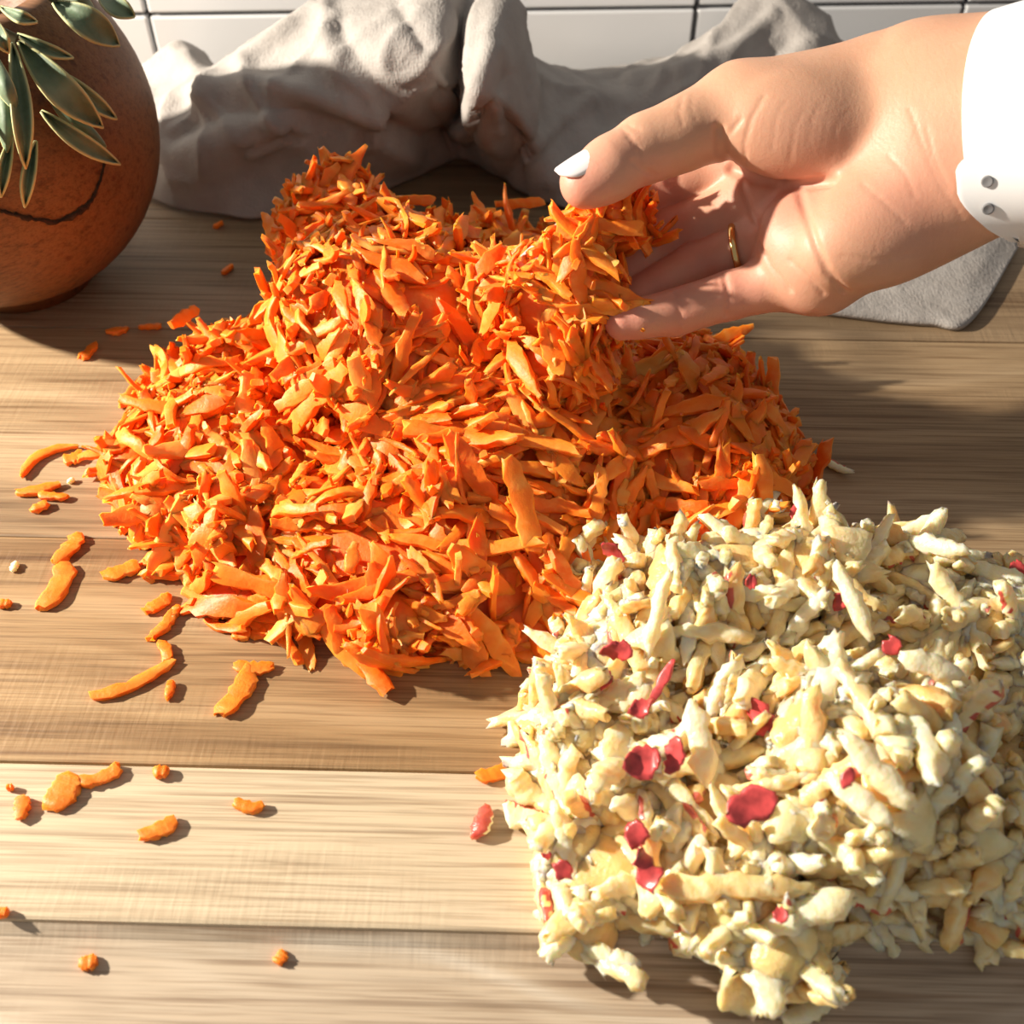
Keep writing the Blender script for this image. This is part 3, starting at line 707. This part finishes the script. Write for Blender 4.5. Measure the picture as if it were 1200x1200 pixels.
def leaf_mesh(base, tip, wpx, lift, droop, tw):
    """base, tip pixels; leaf hangs in front of the pot"""
    nu, nv = 15, 7; V = []; E = []; Q = []
    b = Vector(base); t = Vector(tip); dirp = (t - b); Lp = dirp.length; per = Vector((-dirp.y, dirp.x)) / Lp
    for i in range(nu):
        s = i / (nu - 1)
        wd = wpx / 2 * (max(0.0, math.sin(math.pi * min(1, s ** 0.8 * 0.97 + 0.03))) ** 0.75) * (0.45 + 0.75 * s if s < .75 else 1.0)
        c = b + dirp * s + per * droop * math.sin(math.pi * s)
        for j in range(nv):
            q = j / (nv - 1) * 2 - 1
            p2 = c + per * wd * q
            d = min(pot_depth(*c), pd - 0.004) - lift * (0.6 + 0.8 * math.sin(math.pi * s * .8)) - 0.0035 * abs(q) ** 1.6 * tw - 0.0012 * q * tw
            V.append(atd(p2.x, p2.y, d) - plant.location); E.append(max(abs(q), 0.0) if s < .93 else 1.0)
    for i in range(nu - 1):
        for j in range(nv - 1): Q.append((i * nv + j, i * nv + j + 1, (i + 1) * nv + j + 1, (i + 1) * nv + j))
    me = fast_mesh('leaf', V, Q, {'edge': E}); me.materials.append(M['leaf']); return me
leaves = [((22, 48), (121, 150), 46, .016, 4, 1), ((14, 50), (30, 198), 30, .018, -3, 1), ((48, 130), (141, 193), 26, .010, 4, 1),
 ((60, 118), (124, 172), 22, .009, 2, -1), ((78, 88), (137, 140), 22, .007, 2, 1), ((42, 165), (29, 243), 20, .012, 2, 1),
 ((-5, 80), (8, 178), 26, .016, -3, -1), ((14, 160), (1, 231), 18, .012, 2, 1), ((62, 2), (140, 54), 44, .020, -3, 1),
 ((112, -12), (158, 20), 30, .012, 2, 1), ((-10, 60), (20, 130), 24, .022, 2, -1), ((20, 40), (86, 68), 18, .012, 3, 1),
 ((0, 8), (44, 26), 18, .024, 2, 1), ((-8, 20), (10, 62), 22, .026, 2, 1), ((-20, 120), (-4, 220), 24, .014, 2, 1), ((70, -20), (110, 12), 24, .018, 2, -1)]
for b, t, wp, lf, dr, tw in leaves:
    lfo = link('leaf', leaf_mesh(b, t, wp, lf, dr, tw), None, plant)
    md = lfo.modifiers.new('thick', 'SOLIDIFY'); md.thickness = 0.0008; md.offset = 0
def tube(pts, rad, n=8):
    V = []; Q = []; P = [Vector(p) for p in pts]
    for i, p in enumerate(P):
        tdir = (P[min(i + 1, len(P) - 1)] - P[max(i - 1, 0)]).normalized(); a = tdir.orthogonal().normalized(); b = tdir.cross(a)
        rr = rad[i] if hasattr(rad, '__len__') else rad
        for k in range(n):
            an = 2 * math.pi * k / n; V.append(p + a * math.cos(an) * rr + b * math.sin(an) * rr)
    for i in range(len(P) - 1):
        for k in range(n): Q.append((i * n + k, i * n + (k + 1) % n, (i + 1) * n + (k + 1) % n, (i + 1) * n + k))
    return fast_mesh('tube', V, Q)
top_z = 2 * PR - 0.012
for ex, ey, epx in ((0.02, -0.045, (20, 46)), (-0.01, -0.05, (-6, 78)), (0.035, -0.03, (66, 0))):
    e = atd(*epx, pot_depth(*epx) - 0.016) - plant.location
    link('stem', tube([(ex * .3, ey * .3, PC.z + PR * .6), (ex, ey, PC.z + PR + 0.012), (e * 0.6 + Vector((ex, ey, PC.z + PR)) * 0.4), e], 0.0016), M['stem'], plant)

# ------------------------------------------------------------------ towel
cols = [
 [(168, 84, .028), (166, 112, .030), (165, 150, .025), (166, 190, .012), (168, 228, .002)],
 [(206, 50, .046), (210, 100, .040), (210, 160, .034), (210, 205, .017), (212, 244, .002)],
 [(256, 82, .045), (258, 118, .050), (255, 170, .036), (255, 215, .016), (258, 250, .002)],
 [(318, 38, .065), (312, 85, .062), (308, 140, .050), (305, 200, .022), (300, 256, .002)],
 [(385, 5, .075), (378, 55, .075), (370, 115, .060), (365, 180, .030), (360, 240, .002)],
 [(455, -12, .082), (448, 40, .085), (445, 105, .065), (442, 170, .035), (440, 226, .002)],
 [(515, -15, .085), (512, 30, .088), (515, 90, .070), (518, 145, .035), (518, 192, .002)],
 [(552, -10, .082), (542, 40, .078), (540, 95, .058), (542, 140, .030), (546, 186, .002)],
 [(585, -8, .088), (575, 35, .090), (562, 95, .078), (560, 150, .050), (578, 203, .003)],
 [(602, 12, .084), (606, 60, .078), (598, 120, .064), (598, 170, .035), (608, 222, .003)],
 [(626, 76, .044), (640, 100, .045), (640, 150, .034), (650, 195, .019), (660, 242, .002)],
 [(700, 82, .028), (700, 110, .030), (705, 150, .022), (715, 200, .012), (725, 262, .002)],
 [(765, 74, .030), (770, 105, .032), (780, 150, .022), (795, 220, .012), (810, 300, .002)],
 [(835, 40, .045), (835, 80, .042), (845, 130, .030), (860, 230, .015), (880, 335, .002)],
 [(890, -8, .060), (890, 40, .050), (900, 120, .030), (930, 240, .012), (945, 362, .002)],
 [(948, 4, .056), (952, 55, .045), (975, 140, .025), (1000, 250, .010), (1020, 374, .002)],
 [(1000, 64, .030), (1010, 100, .025), (1040, 180, .012), (1075, 270, .008), (1090, 380, .002)],
 [(1060, 92, .010), (1080, 140, .010), (1110, 210, .008), (1135, 280, .006), (1138, 377, .002)],
 [(1100, 112, .004), (1130, 160, .004), (1160, 215, .004), (1180, 255, .004), (1192, 292, .002)],
]
CP = []
for c in cols:
    f = [at(*p) for p in c]; r = f[0]
    back = [Vector((r.x, min(r.y + 0.05, WALL_Y - 0.012), 0.003)), Vector((r.x, min(r.y + 0.024, WALL_Y - 0.010), r.z * 0.62))]
    CP.append([list(p) for p in back + f])
CP = np.array(CP)
def catmull(P, m):
    n = len(P); out = []
    Pp = np.concatenate([2 * P[:1] - P[1:2], P, 2 * P[-1:] - P[-2:-1]])
    for u in np.linspace(0, n - 1, m):
        i = min(int(u), n - 2); t = u - i; a, b, c, d = Pp[i], Pp[i + 1], Pp[i + 2], Pp[i + 3]
        out.append(0.5 * (2 * b + (c - a) * t + (2 * a - 5 * b + 4 * c - d) * t * t + (3 * b - a - 3 * c + d) * t ** 3))
    return np.array(out)
NU, NV = 300, 90
T1 = catmull(CP, NU); T2 = catmull(T1.transpose(1, 0, 2), NV).transpose(1, 0, 2)
du = np.gradient(T2, axis=0); dv = np.gradient(T2, axis=1); nn = np.cross(dv, du); nn /= np.linalg.norm(nn, axis=2, keepdims=True) + 1e-12
nn *= np.where(nn[..., 2:3] + 0.0 * nn[..., 1:2] < -0.3, -1, 1)
for i in range(NU):
    for j in range(NV):
        p = T2[i, j]; u = i / NU; v = j / NV
        r1 = 1 - abs(mnoise.noise(Vector((p[0] * 20 + p[2] * 10, p[1] * 9, p[2] * 16))))
        r2 = mnoise.noise(Vector((p[0] * 60, p[1] * 60 + 5, p[2] * 60))); r3 = mnoise.noise(Vector((p[0] * 150 + 9, p[1] * 150, p[2] * 150)))
        r4 = 1 - abs(mnoise.noise(Vector((p[0] * 24 - p[1] * 20 + 3, p[1] * 12 + p[0] * 12, p[2] * 26))))
        k = min(1, max(0, (p[2] - 0.001) / 0.02)) * min(1, 3 * v)
        T2[i, j] = p + nn[i, j] * ((r1 ** 6 - 0.35) * 0.0045 * k + (r4 ** 9 - .15) * 0.003 * k + r2 * 0.0006 * k + r3 * 0.00018)
def seg_dist(px, py, line):
    best = np.full(px.shape, 1e9)
    for (ax_, ay), (bx, by) in zip(line[:-1], line[1:]):
        dx, dy = bx - ax_, by - ay; t = np.clip(((px - ax_) * dx + (py - ay) * dy) / (dx * dx + dy * dy), 0, 1)
        best = np.minimum(best, np.hypot(px - ax_ - t * dx, py - ay - t * dy))
    return best
tx, ty, _ = project(T2); front = (np.arange(NV) / NV > 0.16)[None, :]
for line, wd, amp in [([(180, 135), (230, 110), (300, 100), (370, 112), (440, 140), (500, 165), (545, 150)], 11, .0050),
                      ([(200, 160), (260, 130), (330, 125), (410, 150), (480, 185)], 13, -.0035),
                      ([(246, 100), (290, 72), (330, 40), (362, 8)], 9, .0035), ([(395, 30), (420, 70), (450, 110)], 12, -.003),
                      ([(470, 10), (500, 60), (530, 105)], 9, -.0025), ([(505, 70), (520, 110)], 8, .0025),
                      ([(578, 60), (560, 100), (556, 130)], 9, .0022), ([(592, 90), (580, 125), (584, 150)], 9, -.0022),
                      ([(690, 120), (650, 145), (610, 185), (596, 205)], 9, .0035), ([(720, 160), (680, 185), (650, 215)], 9, .0030),
                      ([(905, 20), (860, 60), (800, 84), (740, 96)], 8, .0035), ([(925, 50), (880, 85), (820, 120)], 10, -.003)]:
    g = np.exp(-(seg_dist(tx, ty, line) / wd) ** 2) * amp * front
    T2 = T2 + nn * g[..., None]
T2[..., 2] = np.maximum(T2[..., 2], 0.0016); T2[..., 1] = np.minimum(T2[..., 1], WALL_Y - 0.008 + np.clip(-T2[..., 0], -1, 1) * -0.035)
idx = np.arange(NU * NV).reshape(NU, NV)
Q = np.stack([idx[:-1, :-1], idx[:-1, 1:], idx[1:, 1:], idx[1:, :-1]], -1).reshape(-1, 4)
towel = link('kitchen_towel', fast_mesh('kitchen_towel', T2.reshape(-1, 3), Q), M['linen'])
md = towel.modifiers.new('thick', 'SOLIDIFY'); md.thickness = 0.0024; md.offset = 0
tag(towel, 'crumpled grey linen kitchen towel heaped along the tiled wall', 'towel')

# ------------------------------------------------------------------ hand (one continuous surface from a distance field)
def P3(px, py, d): return np.array(atd(px, py, d))
def smin(a, b, k):
    h = np.clip(0.5 + 0.5 * (b - a) / k, 0, 1); return b * (1 - h) + a * h - k * h * (1 - h)
def cone(P, a, b, ra, rb):
    ab = b - a; t = np.clip(((P - a) @ ab) / ab.dot(ab), 0, 1)
    return np.linalg.norm(P - a - t[:, None] * ab, axis=1) - (ra + (rb - ra) * t)
def ell(P, c, r, R):
    q = (P - c) @ R; k0 = np.linalg.norm(q / r, axis=1); k1 = np.linalg.norm(q / r ** 2, axis=1) + 1e-9
    return k0 * (k0 - 1) / k1
CR = np.array(cam.rotation_euler.to_matrix())            # columns: camera right, up, back
def axes(ang, tiltx=0, tilty=0):
    return CR @ np.array(Matrix.Rotation(math.radians(ang), 3, 'Z') @ Matrix.Rotation(math.radians(tilty), 3, 'Y') @ Matrix.Rotation(math.radians(tiltx), 3, 'X'))
FING = {
 'index':  [(872, 190, .372, .0108), (765, 222, .378, .0088), (694, 262, .370, .0080), (640, 304, .362, .0066)],
 'middle': [(890, 240, .366, .0108), (785, 275, .377, .0090), (722, 322, .373, .0082), (686, 362, .366, .0068)],
 'ring':   [(915, 285, .359, .0102), (818, 312, .370, .0084), (758, 345, .369, .0076), (724, 366, .366, .0064)],
 'pinky':  [(950, 322, .350, .0094), (856, 346, .353, .0078), (792, 366, .354, .0074), (730, 377, .352, .0062)],
}
FINGP = {k: [(P3(a, b, d), r) for a, b, d, r in v] for k, v in FING.items()}
TH = [(P3(a, b, d), r) for a, b, d, r in [(1010, 112, .345, .0165), (868, 128, .346, .0140), (757, 174, .338, .0098), (716, 196, .335, .0088), (682, 213, .334, .0070)]]
WR = [P3(1088, 110, .338), P3(1100, 150, .330), P3(1105, 206, .331)]
FA_dir = CR @ np.array([0.78, -0.01, 0.62]); FA_dir /= np.linalg.norm(FA_dir)
def sd_palm(P):
    d = None
    heads = [FINGP[k][0][0] for k in ('index', 'middle', 'ring', 'pinky')]
    wr = [P3(1075, 108, .340), P3(1085, 125, .335), P3(1092, 175, .331), P3(1098, 222, .331)]
    for i in range(4):
        c = cone(P, heads[i], wr[i], (.0125, .0125, .0120, .0112)[i], .0150)
        d = c if d is None else smin(d, c, .010)
    # thenar and hypothenar pads, heel
    d = smin(d, ell(P, P3(945, 146, .336), np.array([.0300, .0172, .0155]), axes(-4)), .006)
    d = smin(d, ell(P, P3(1045, 262, .329), np.array([.0300, .0175, .0150]), axes(24)), .012)
    d = smin(d, ell(P, P3(945, 300, .342), np.array([.0130, .0190, .0110]), axes(30)), .009)
    d = smin(d, ell(P, P3(1070, 110, .340), np.array([.0300, .0165, .0150]), axes(8)), .012)
    # forearm: three parallel strands
    for w, r in zip(WR, (.0178, .0188, .0178)):
        d = smin(d, cone(P, w, w + FA_dir * 0.20, r, r * 1.18), .014)
    return d
def sd_finger(P, ch):
    d = None
    for (a, ra), (b, rb) in zip(ch[:-1], ch[1:]):
        c = cone(P, a, b, ra * .96, rb); d = c if d is None else smin(d, c, .003)
    for i in range(len(ch) - 1):      # fleshy pads on the palm side
        (a, ra), (b, rb) = ch[i], ch[i + 1]; m = a * .5 + b * .5 + CR[:, 2] * 0.0018
        c = cone(P, m * .7 + a * .3, m * .7 + b * .3, (ra + rb) * .44, (ra + rb) * .44); d = smin(d, c, .003)
    return d
def sd_thumb(P):
    d = None
    for (a, ra), (b, rb) in zip(TH[:-1], TH[1:]):
        c = cone(P, a, b, ra, rb); d = c if d is None else smin(d, c, .005)
    d = smin(d, ell(P, P3(706, 212, .333), np.array([.0115, .0068, .0072]), axes(28)), .004)
    d = smin(d, ell(P, P3(800, 160, .338), np.array([.0125, .0095, .0100]), axes(26)), .005)
    return d
GROOVES = []
def sd_hand(P, grooves=True):
    pal = sd_palm(P); d = smin(pal, sd_thumb(P), .008)
    for k in ('index', 'middle', 'ring', 'pinky'):
        f = smin(pal, sd_finger(P, FINGP[k]), .006); d = smin(d, f, .0008)
    if grooves:
        for pts, r in GROOVES:
            A_ = np.array(pts); near = np.where(((P > A_.min(0) - .004) & (P < A_.max(0) + .004)).all(1))[0]
            if len(near) == 0: continue
            Pn = P[near]; g = None
            for a, b in zip(pts[:-1], pts[1:]):
                c = cone(Pn, a, b, r, r); g = c if g is None else np.minimum(g, c)
            d[near] = -smin(-d[near], g, min(.0020, 1.4 * r))
    return d
def surf_at(px, py):
    rd = np.array(ray(px, py)); o0 = np.array(cam.location); t = 0.24
    for _ in range(60):
        dd = sd_hand((o0 + rd * t)[None], False)[0]; t += dd / np.linalg.norm(rd) * 0.9
        if abs(dd) < 1e-4: break
        if t > 0.5: return None
    return o0 + rd * t
def groove(pix, r=0.0010, inset=0.0):
    dense = []
    for (a0, b0), (a1, b1) in zip(pix[:-1], pix[1:]):
        m_ = max(1, int(math.hypot(a1 - a0, b1 - b0) / 7))
        dense += [(a0 + (a1 - a0) * q / m_, b0 + (b1 - b0) * q / m_) for q in range(m_)]
    pts = [surf_at(*p) for p in dense + [pix[-1]]]; pts = [p + CR[:, 2] * (r * 0.5 - inset) for p in pts if p is not None]
    if len(pts) > 1: GROOVES.append((pts, r))
groove([(843, 152), (846, 178), (858, 198), (885, 210), (930, 216), (975, 213)], .0014, .0010)
groove([(936, 220), (944, 250), (955, 285), (970, 320), (990, 342)], .0010, .0004)
groove([(868, 212), (880, 250), (888, 268)], .0008, .0002)
groove([(888, 285), (905, 315), (925, 340)], .0008, .0004)
groove([(925, 305), (945, 325), (965, 345)], .0006, .0001)
groove([(868, 140), (852, 160), (848, 182)], .0006)
groove([(895, 112), (880, 140), (872, 170), (874, 196)], .0005)
groove([(1066, 128), (1080, 168), (1100, 215), (1128, 256)], .0004, .0)
groove([(735, 158), (748, 172), (752, 196)], .0006); groove([(742, 190), (756, 200), (768, 206)], .0007, .0002)
groove([(848, 322), (853, 340), (852, 372)], .0007, .0003); groove([(840, 324), (844, 345)], .0005)
groove([(790, 344), (797, 365), (794, 392)], .0006)
for x0, ya, yb_ in ((912, 118, 176), (934, 128, 190), (955, 120, 170), (982, 132, 186)):
    groove([(x0 + 9, ya), (x0 - 2, (ya * 2 + yb_) / 3), (x0 - 8, yb_)], .0003, -.0001)
groove([(800, 112), (796, 130), (800, 146)], .0004); groove([(812, 108), (810, 126), (816, 140)], .0003)
groove([(1010, 215), (1040, 240), (1062, 262)], .0004); groove([(985, 300), (1030, 306), (1078, 296)], .0004)
groove([(1040, 182), (1062, 205), (1072, 232)], .0004); groove([(1085, 150), (1094, 185), (1112, 222)], .0004)
groove([(735, 146), (742, 150), (750, 152)], .0004); groove([(728, 150), (736, 156), (742, 160)], .0004)

allpts = [p for ch in FINGP.values() for p, _ in ch] + [p for p, _ in TH] + WR + [w_ + FA_dir * 0.20 for w_ in WR] + [P3(945, 146, .32), P3(1045, 290, .32)]
lo_ = np.min(allpts, axis=0) - 0.026; hi_ = np.max(allpts, axis=0) + 0.026
hstep = 0.00072; CB = 6
nb = np.ceil((hi_ - lo_) / (hstep * CB)).astype(int); nf = nb * CB
gc = np.stack(np.meshgrid(*[lo_[i] + (np.arange(nb[i]) + .5) * hstep * CB for i in range(3)], indexing='ij'), -1).reshape(-1, 3)
dc = sd_hand(gc, False); nearb = np.abs(dc) < hstep * CB * 1.25 + 0.003
D = np.repeat(np.repeat(np.repeat(dc.reshape(nb), CB, 0), CB, 1), CB, 2).astype(np.float32)
bi = np.argwhere(nearb.reshape(nb)); o6 = np.stack(np.meshgrid(*[np.arange(CB)] * 3, indexing='ij'), -1).reshape(-1, 3)
gi = (bi[:, None, :] * CB + o6[None]).reshape(-1, 3)
for s0 in range(0, len(gi), 300000):
    g_ = gi[s0:s0 + 300000]; D[g_[:, 0], g_[:, 1], g_[:, 2]] = sd_hand(lo_ + (g_ + .5) * hstep)
def surface_nets(D, lo, h):
    nx, ny, nz = D.shape; neg = D < 0
    cs = np.zeros((nx - 1, ny - 1, nz - 1), np.uint8)
    offs = [(i, j, k) for i in (0, 1) for j in (0, 1) for k in (0, 1)]
    for i, j, k in offs: cs += neg[i:nx - 1 + i, j:ny - 1 + j, k:nz - 1 + k]
    act = np.argwhere((cs > 0) & (cs < 8)); vid = np.full(cs.shape, -1, np.int64); vid[act[:, 0], act[:, 1], act[:, 2]] = np.arange(len(act))
    vals = np.stack([D[act[:, 0] + i, act[:, 1] + j, act[:, 2] + k] for i, j, k in offs], 1); O = np.array(offs, float)
    acc = np.zeros((len(act), 3)); n = np.zeros(len(act))
    for a in range(8):
        for b in range(a + 1, 8):
            if np.abs(O[a] - O[b]).sum() != 1: continue
            va, vb = vals[:, a], vals[:, b]; c = (va < 0) != (vb < 0); t = np.where(c, va / np.where(c, va - vb, 1), 0)
            acc += np.where(c[:, None], O[a] + (O[b] - O[a]) * t[:, None], 0); n += c
    V = lo + (act + acc / n[:, None] + .5) * h; Q = []
    for ax in range(3):
        sl0 = [slice(None)] * 3; sl1 = [slice(None)] * 3; sl0[ax] = slice(0, -1); sl1[ax] = slice(1, None)
        e = np.argwhere(neg[tuple(sl0)] != neg[tuple(sl1)]); u, v = (ax + 1) % 3, (ax + 2) % 3
        ok = (e[:, u] > 0) & (e[:, v] > 0) & (e[:, u] < D.shape[u] - 1) & (e[:, v] < D.shape[v] - 1); e = e[ok]
        q = []
        for du_, dv_ in ((-1, -1), (0, -1), (0, 0), (-1, 0)):
            c = e.copy(); c[:, u] += du_; c[:, v] += dv_; q.append(vid[c[:, 0], c[:, 1], c[:, 2]])
        q = np.stack(q, 1); flip = ~neg[e[:, 0], e[:, 1], e[:, 2]]; q[flip] = q[flip][:, ::-1]; Q.append(q)
    Q = np.concatenate(Q); return V, Q[(Q >= 0).all(1)]
HV, HQ = surface_nets(D, lo_, hstep)
# natural redness: finger pads, knuckle folds, palm middle
red = np.full(len(HV), 0.15)
def redden(c, r, amt):
    global red; red = np.maximum(red, amt * np.exp(-((HV - c) ** 2).sum(1) / (2 * r * r)))
for k, ch in FINGP.items():
    for p, _ in ch: redden(p, .016, .85)
    redden(ch[-1][0], .012, 1.0)
redden(TH[-1][0], .012, .95); redden(TH[-2][0], .010, .8); redden(P3(760, 205, .335), .008, .7)
redden(P3(920, 260, .345), .022, .8); redden(P3(1060, 235, .320), .018, .65); redden(P3(940, 190, .325), .016, .5)
person = empty('person', tuple(P3(1085, 200, .345))); tag(person, 'right hand reaching in from the right, palm up, pinching a bunch of carrot shreds', 'person')
PO = np.array(person.location)
hand = link('hand', fast_mesh('hand', HV - PO, HQ, {'red': red}), M['skin'], person)
ms = hand.modifiers.new('smooth', 'SMOOTH'); ms.factor = 0.5; ms.iterations = 2

def nail(name, tip, joint, normal, L, W, back, rad, mat, label, rise=0.0):
    ax = tip - joint; ax = ax / np.linalg.norm(ax); n = normal - ax * np.dot(normal, ax); n /= np.linalg.norm(n); b = np.cross(n, ax)
    nu, nv = 14, 11; V = []; Q = []
    for i in range(nu):
        s = i / (nu - 1)
        ww = W / 2 * (1 - (2 * abs(s - .45)) ** 3.2 * .55 if s > .45 else 1 - ((.45 - s) / .45) ** 3 * .45)
        for j in range(nv):
            q = j / (nv - 1) * 2 - 1; ang = q * ww / rad
            p = tip + ax * (s * L - back) + (b * math.sin(ang) + n * math.cos(ang)) * rad - n * 0.0005 * (2 * s - 1) ** 2 + n * rise * (1 - s)
            V.append(p - PO)
    for i in range(nu - 1):
        for j in range(nv - 1): Q.append((i * nv + j, i * nv + j + 1, (i + 1) * nv + j + 1, (i + 1) * nv + j))
    o = link(name, fast_mesh(name, V, Q), mat, person); o['label'] = label
    m_ = o.modifiers.new('t', 'SOLIDIFY'); m_.thickness = 0.0007; m_.offset = 1
    return o
nail('thumbnail', TH[-1][0], TH[-2][0], CR @ np.array([-0.40, 0.58, 0.70]), 0.0172, 0.0136, 0.0100, 0.0076, M['nail'], 'glossy white painted thumbnail', 0.0016)
ic = FINGP['index']; nail('fingernail', ic[-1][0], ic[-2][0], CR @ np.array([-0.55, 0.35, 0.25]), 0.0110, 0.0090, 0.0040, 0.0067, M['nailpink'], 'pale pink index fingernail')

# ring on the ring finger
ra = FINGP['ring'][0][0]; rb = FINGP['ring'][1][0]
rc = ra + (rb - ra) * 0.50; rdir = (rb - ra) / np.linalg.norm(rb - ra)
def torus(c, ax, R, r, sx=1.0, n=48, m=10):
    ax = Vector(ax); u = ax.orthogonal().normalized(); v = ax.cross(u); V = []; Q = []
    for i in range(n):
        a = 2 * math.pi * i / n; d = u * math.cos(a) + v * math.sin(a)
        for j in range(m):
            b = 2 * math.pi * j / m; V.append(d * (R + r * math.cos(b)) + ax * (r * sx * math.sin(b)))
    for i in range(n):
        for j in range(m): Q.append((i * m + j, ((i + 1) % n) * m + j, ((i + 1) % n) * m + (j + 1) % m, i * m + (j + 1) % m))
    return fast_mesh('ring', V, Q)
ring = link('ring', torus(rc, rdir, 0.0104, 0.0007, 1.7), M['gold']); ring.location = rc + CR[:, 2] * 0.0010
tag(ring, 'thin polished gold ring on the ring finger', 'ring')

# white watch strap round the wrist
def band(c0, axis, halfw, off, a0, a1, n=72, th=0.0022, width=0.024, skew=0.0, rounded=False):
    """loop hugging the forearm surface: distance found by marching out from the axis"""
    ax = axis / np.linalg.norm(axis); u = CR[:, 1] - ax * np.dot(CR[:, 1], ax); u /= np.linalg.norm(u); v = np.cross(ax, u)
    V = []; Q = []; m = 9
    angs = np.linspace(a0, a1, n)
    for ia, a in enumerate(angs):
        d = u * math.cos(a) + v * math.sin(a)
        for j in range(m):
            s = (j / (m - 1) - 0.5)
            wd = width
            if rounded: e = min(1, (ia + .2) / (n * .16)); wd = width * math.sqrt(max(0.05, 1 - (1 - e) ** 2))
            c = c0 + ax * (s * wd)
            r_lo, r_hi = 0.005, 0.06
            for _ in range(16):
                rm = (r_lo + r_hi) / 2
                if sd_palm((c + d * rm)[None])[0] < 0: r_lo = rm
                else: r_hi = rm
            cr = 0.0006 * (1 - (2 * s) ** 4)
            V.append(c + d * (r_lo + off + cr))
    for i in range(n - 1):
        for j in range(m - 1): Q.append((i * m + j, i * m + j + 1, (i + 1) * m + j + 1, (i + 1) * m + j))
    return np.array(V), np.array(Q)
watch = empty('watch', tuple(WR[1] + FA_dir * 0.03)); tag(watch, 'white silicone watch strap buckled round the wrist', 'watch strap')
WO = np.array(watch.location)
B0 = WR[1] + FA_dir * 0.031; BAX = CR @ np.array([0.66, 0.0, 0.75])
V, Q = band(B0, BAX, 0, 0.0009, 0, 2 * math.pi, 96, width=0.028)
so = link('strap', fast_mesh('strap', V - WO, Q), M['strap'], watch); m_ = so.modifiers.new('t', 'SOLIDIFY'); m_.thickness = 0.0018; m_.offset = 1
m2 = so.modifiers.new('b', 'BEVEL'); m2.width = 0.0005; m2.segments = 2
# overlapping tail with holes
def strap_hit(px, py, off=0.0062):
    o0 = np.array(cam.location); rd = np.array(ray(px, py)); rd /= np.linalg.norm(rd); t = .2
    for _ in range(80):
        d = sd_palm((o0 + rd * t)[None])[0] - off; t += min(d * .9, .03)
        if abs(d) < 1e-5 or t > .42: break
    p = o0 + rd * t; e = 1e-4
    g = np.array([sd_palm((p + np.eye(3)[i] * e)[None])[0] - sd_palm((p - np.eye(3)[i] * e)[None])[0] for i in range(3)]); return p, g / np.linalg.norm(g)
V = []; Q = []; tu, tv = 16, 12
for i in range(tu):
    u = i / (tu - 1)
    for j in range(tv):
        v = j / (tv - 1); xl = 1119 + 6 * v + 26 * max(0, v - .55) ** 1.5 / .3 + 10 * max(0, .14 - v) / .14 * (1 - u)
        px_ = xl + (1222 - xl) * u; yt = 187 + 14 * u; yb = 262 + 34 * u ** .8
        hp = strap_hit(px_, yt + (yb - yt) * v, 0.0036)[0]; V.append(hp - WO)
        if np.linalg.norm(hp - WO) > .08: print('TAILMISS', px_, yt + (yb - yt) * v)
for i in range(tu - 1):
    for j in range(tv - 1): Q.append((i * tv + j, (i + 1) * tv + j, (i + 1) * tv + j + 1, i * tv + j + 1))
tail = link('strap_tail', fast_mesh('strap_tail', V, Q), M['strap'], watch); m_ = tail.modifiers.new('t', 'SOLIDIFY'); m_.thickness = 0.0024; m_.offset = 0
m2 = tail.modifiers.new('b', 'BEVEL'); m2.width = 0.0006; m2.segments = 2
for hx, hy in ((1157, 213), (1158, 245)):
    p, g = strap_hit(hx, hy, 0.0050)
    V = []; Q = []; G_ = Vector(g); u_ = G_.orthogonal().normalized(); v_ = G_.cross(u_)
    for k, (rr, zz) in enumerate(((.0017, -.0004), (.0016, .0003), (.0012, .0002), (.00005, .0001))):
        for i in range(16):
            a = 2 * math.pi * i / 16; V.append(Vector(p - WO) + u_ * rr * math.cos(a) + v_ * rr * math.sin(a) + G_ * zz)
    for k in range(3):
        for i in range(16): Q.append((k * 16 + i, k * 16 + (i + 1) % 16, (k + 1) * 16 + (i + 1) % 16, (k + 1) * 16 + i))
    h_ = link('strap_hole', fast_mesh('strap_hole', V, Q), M['hole'], tail)
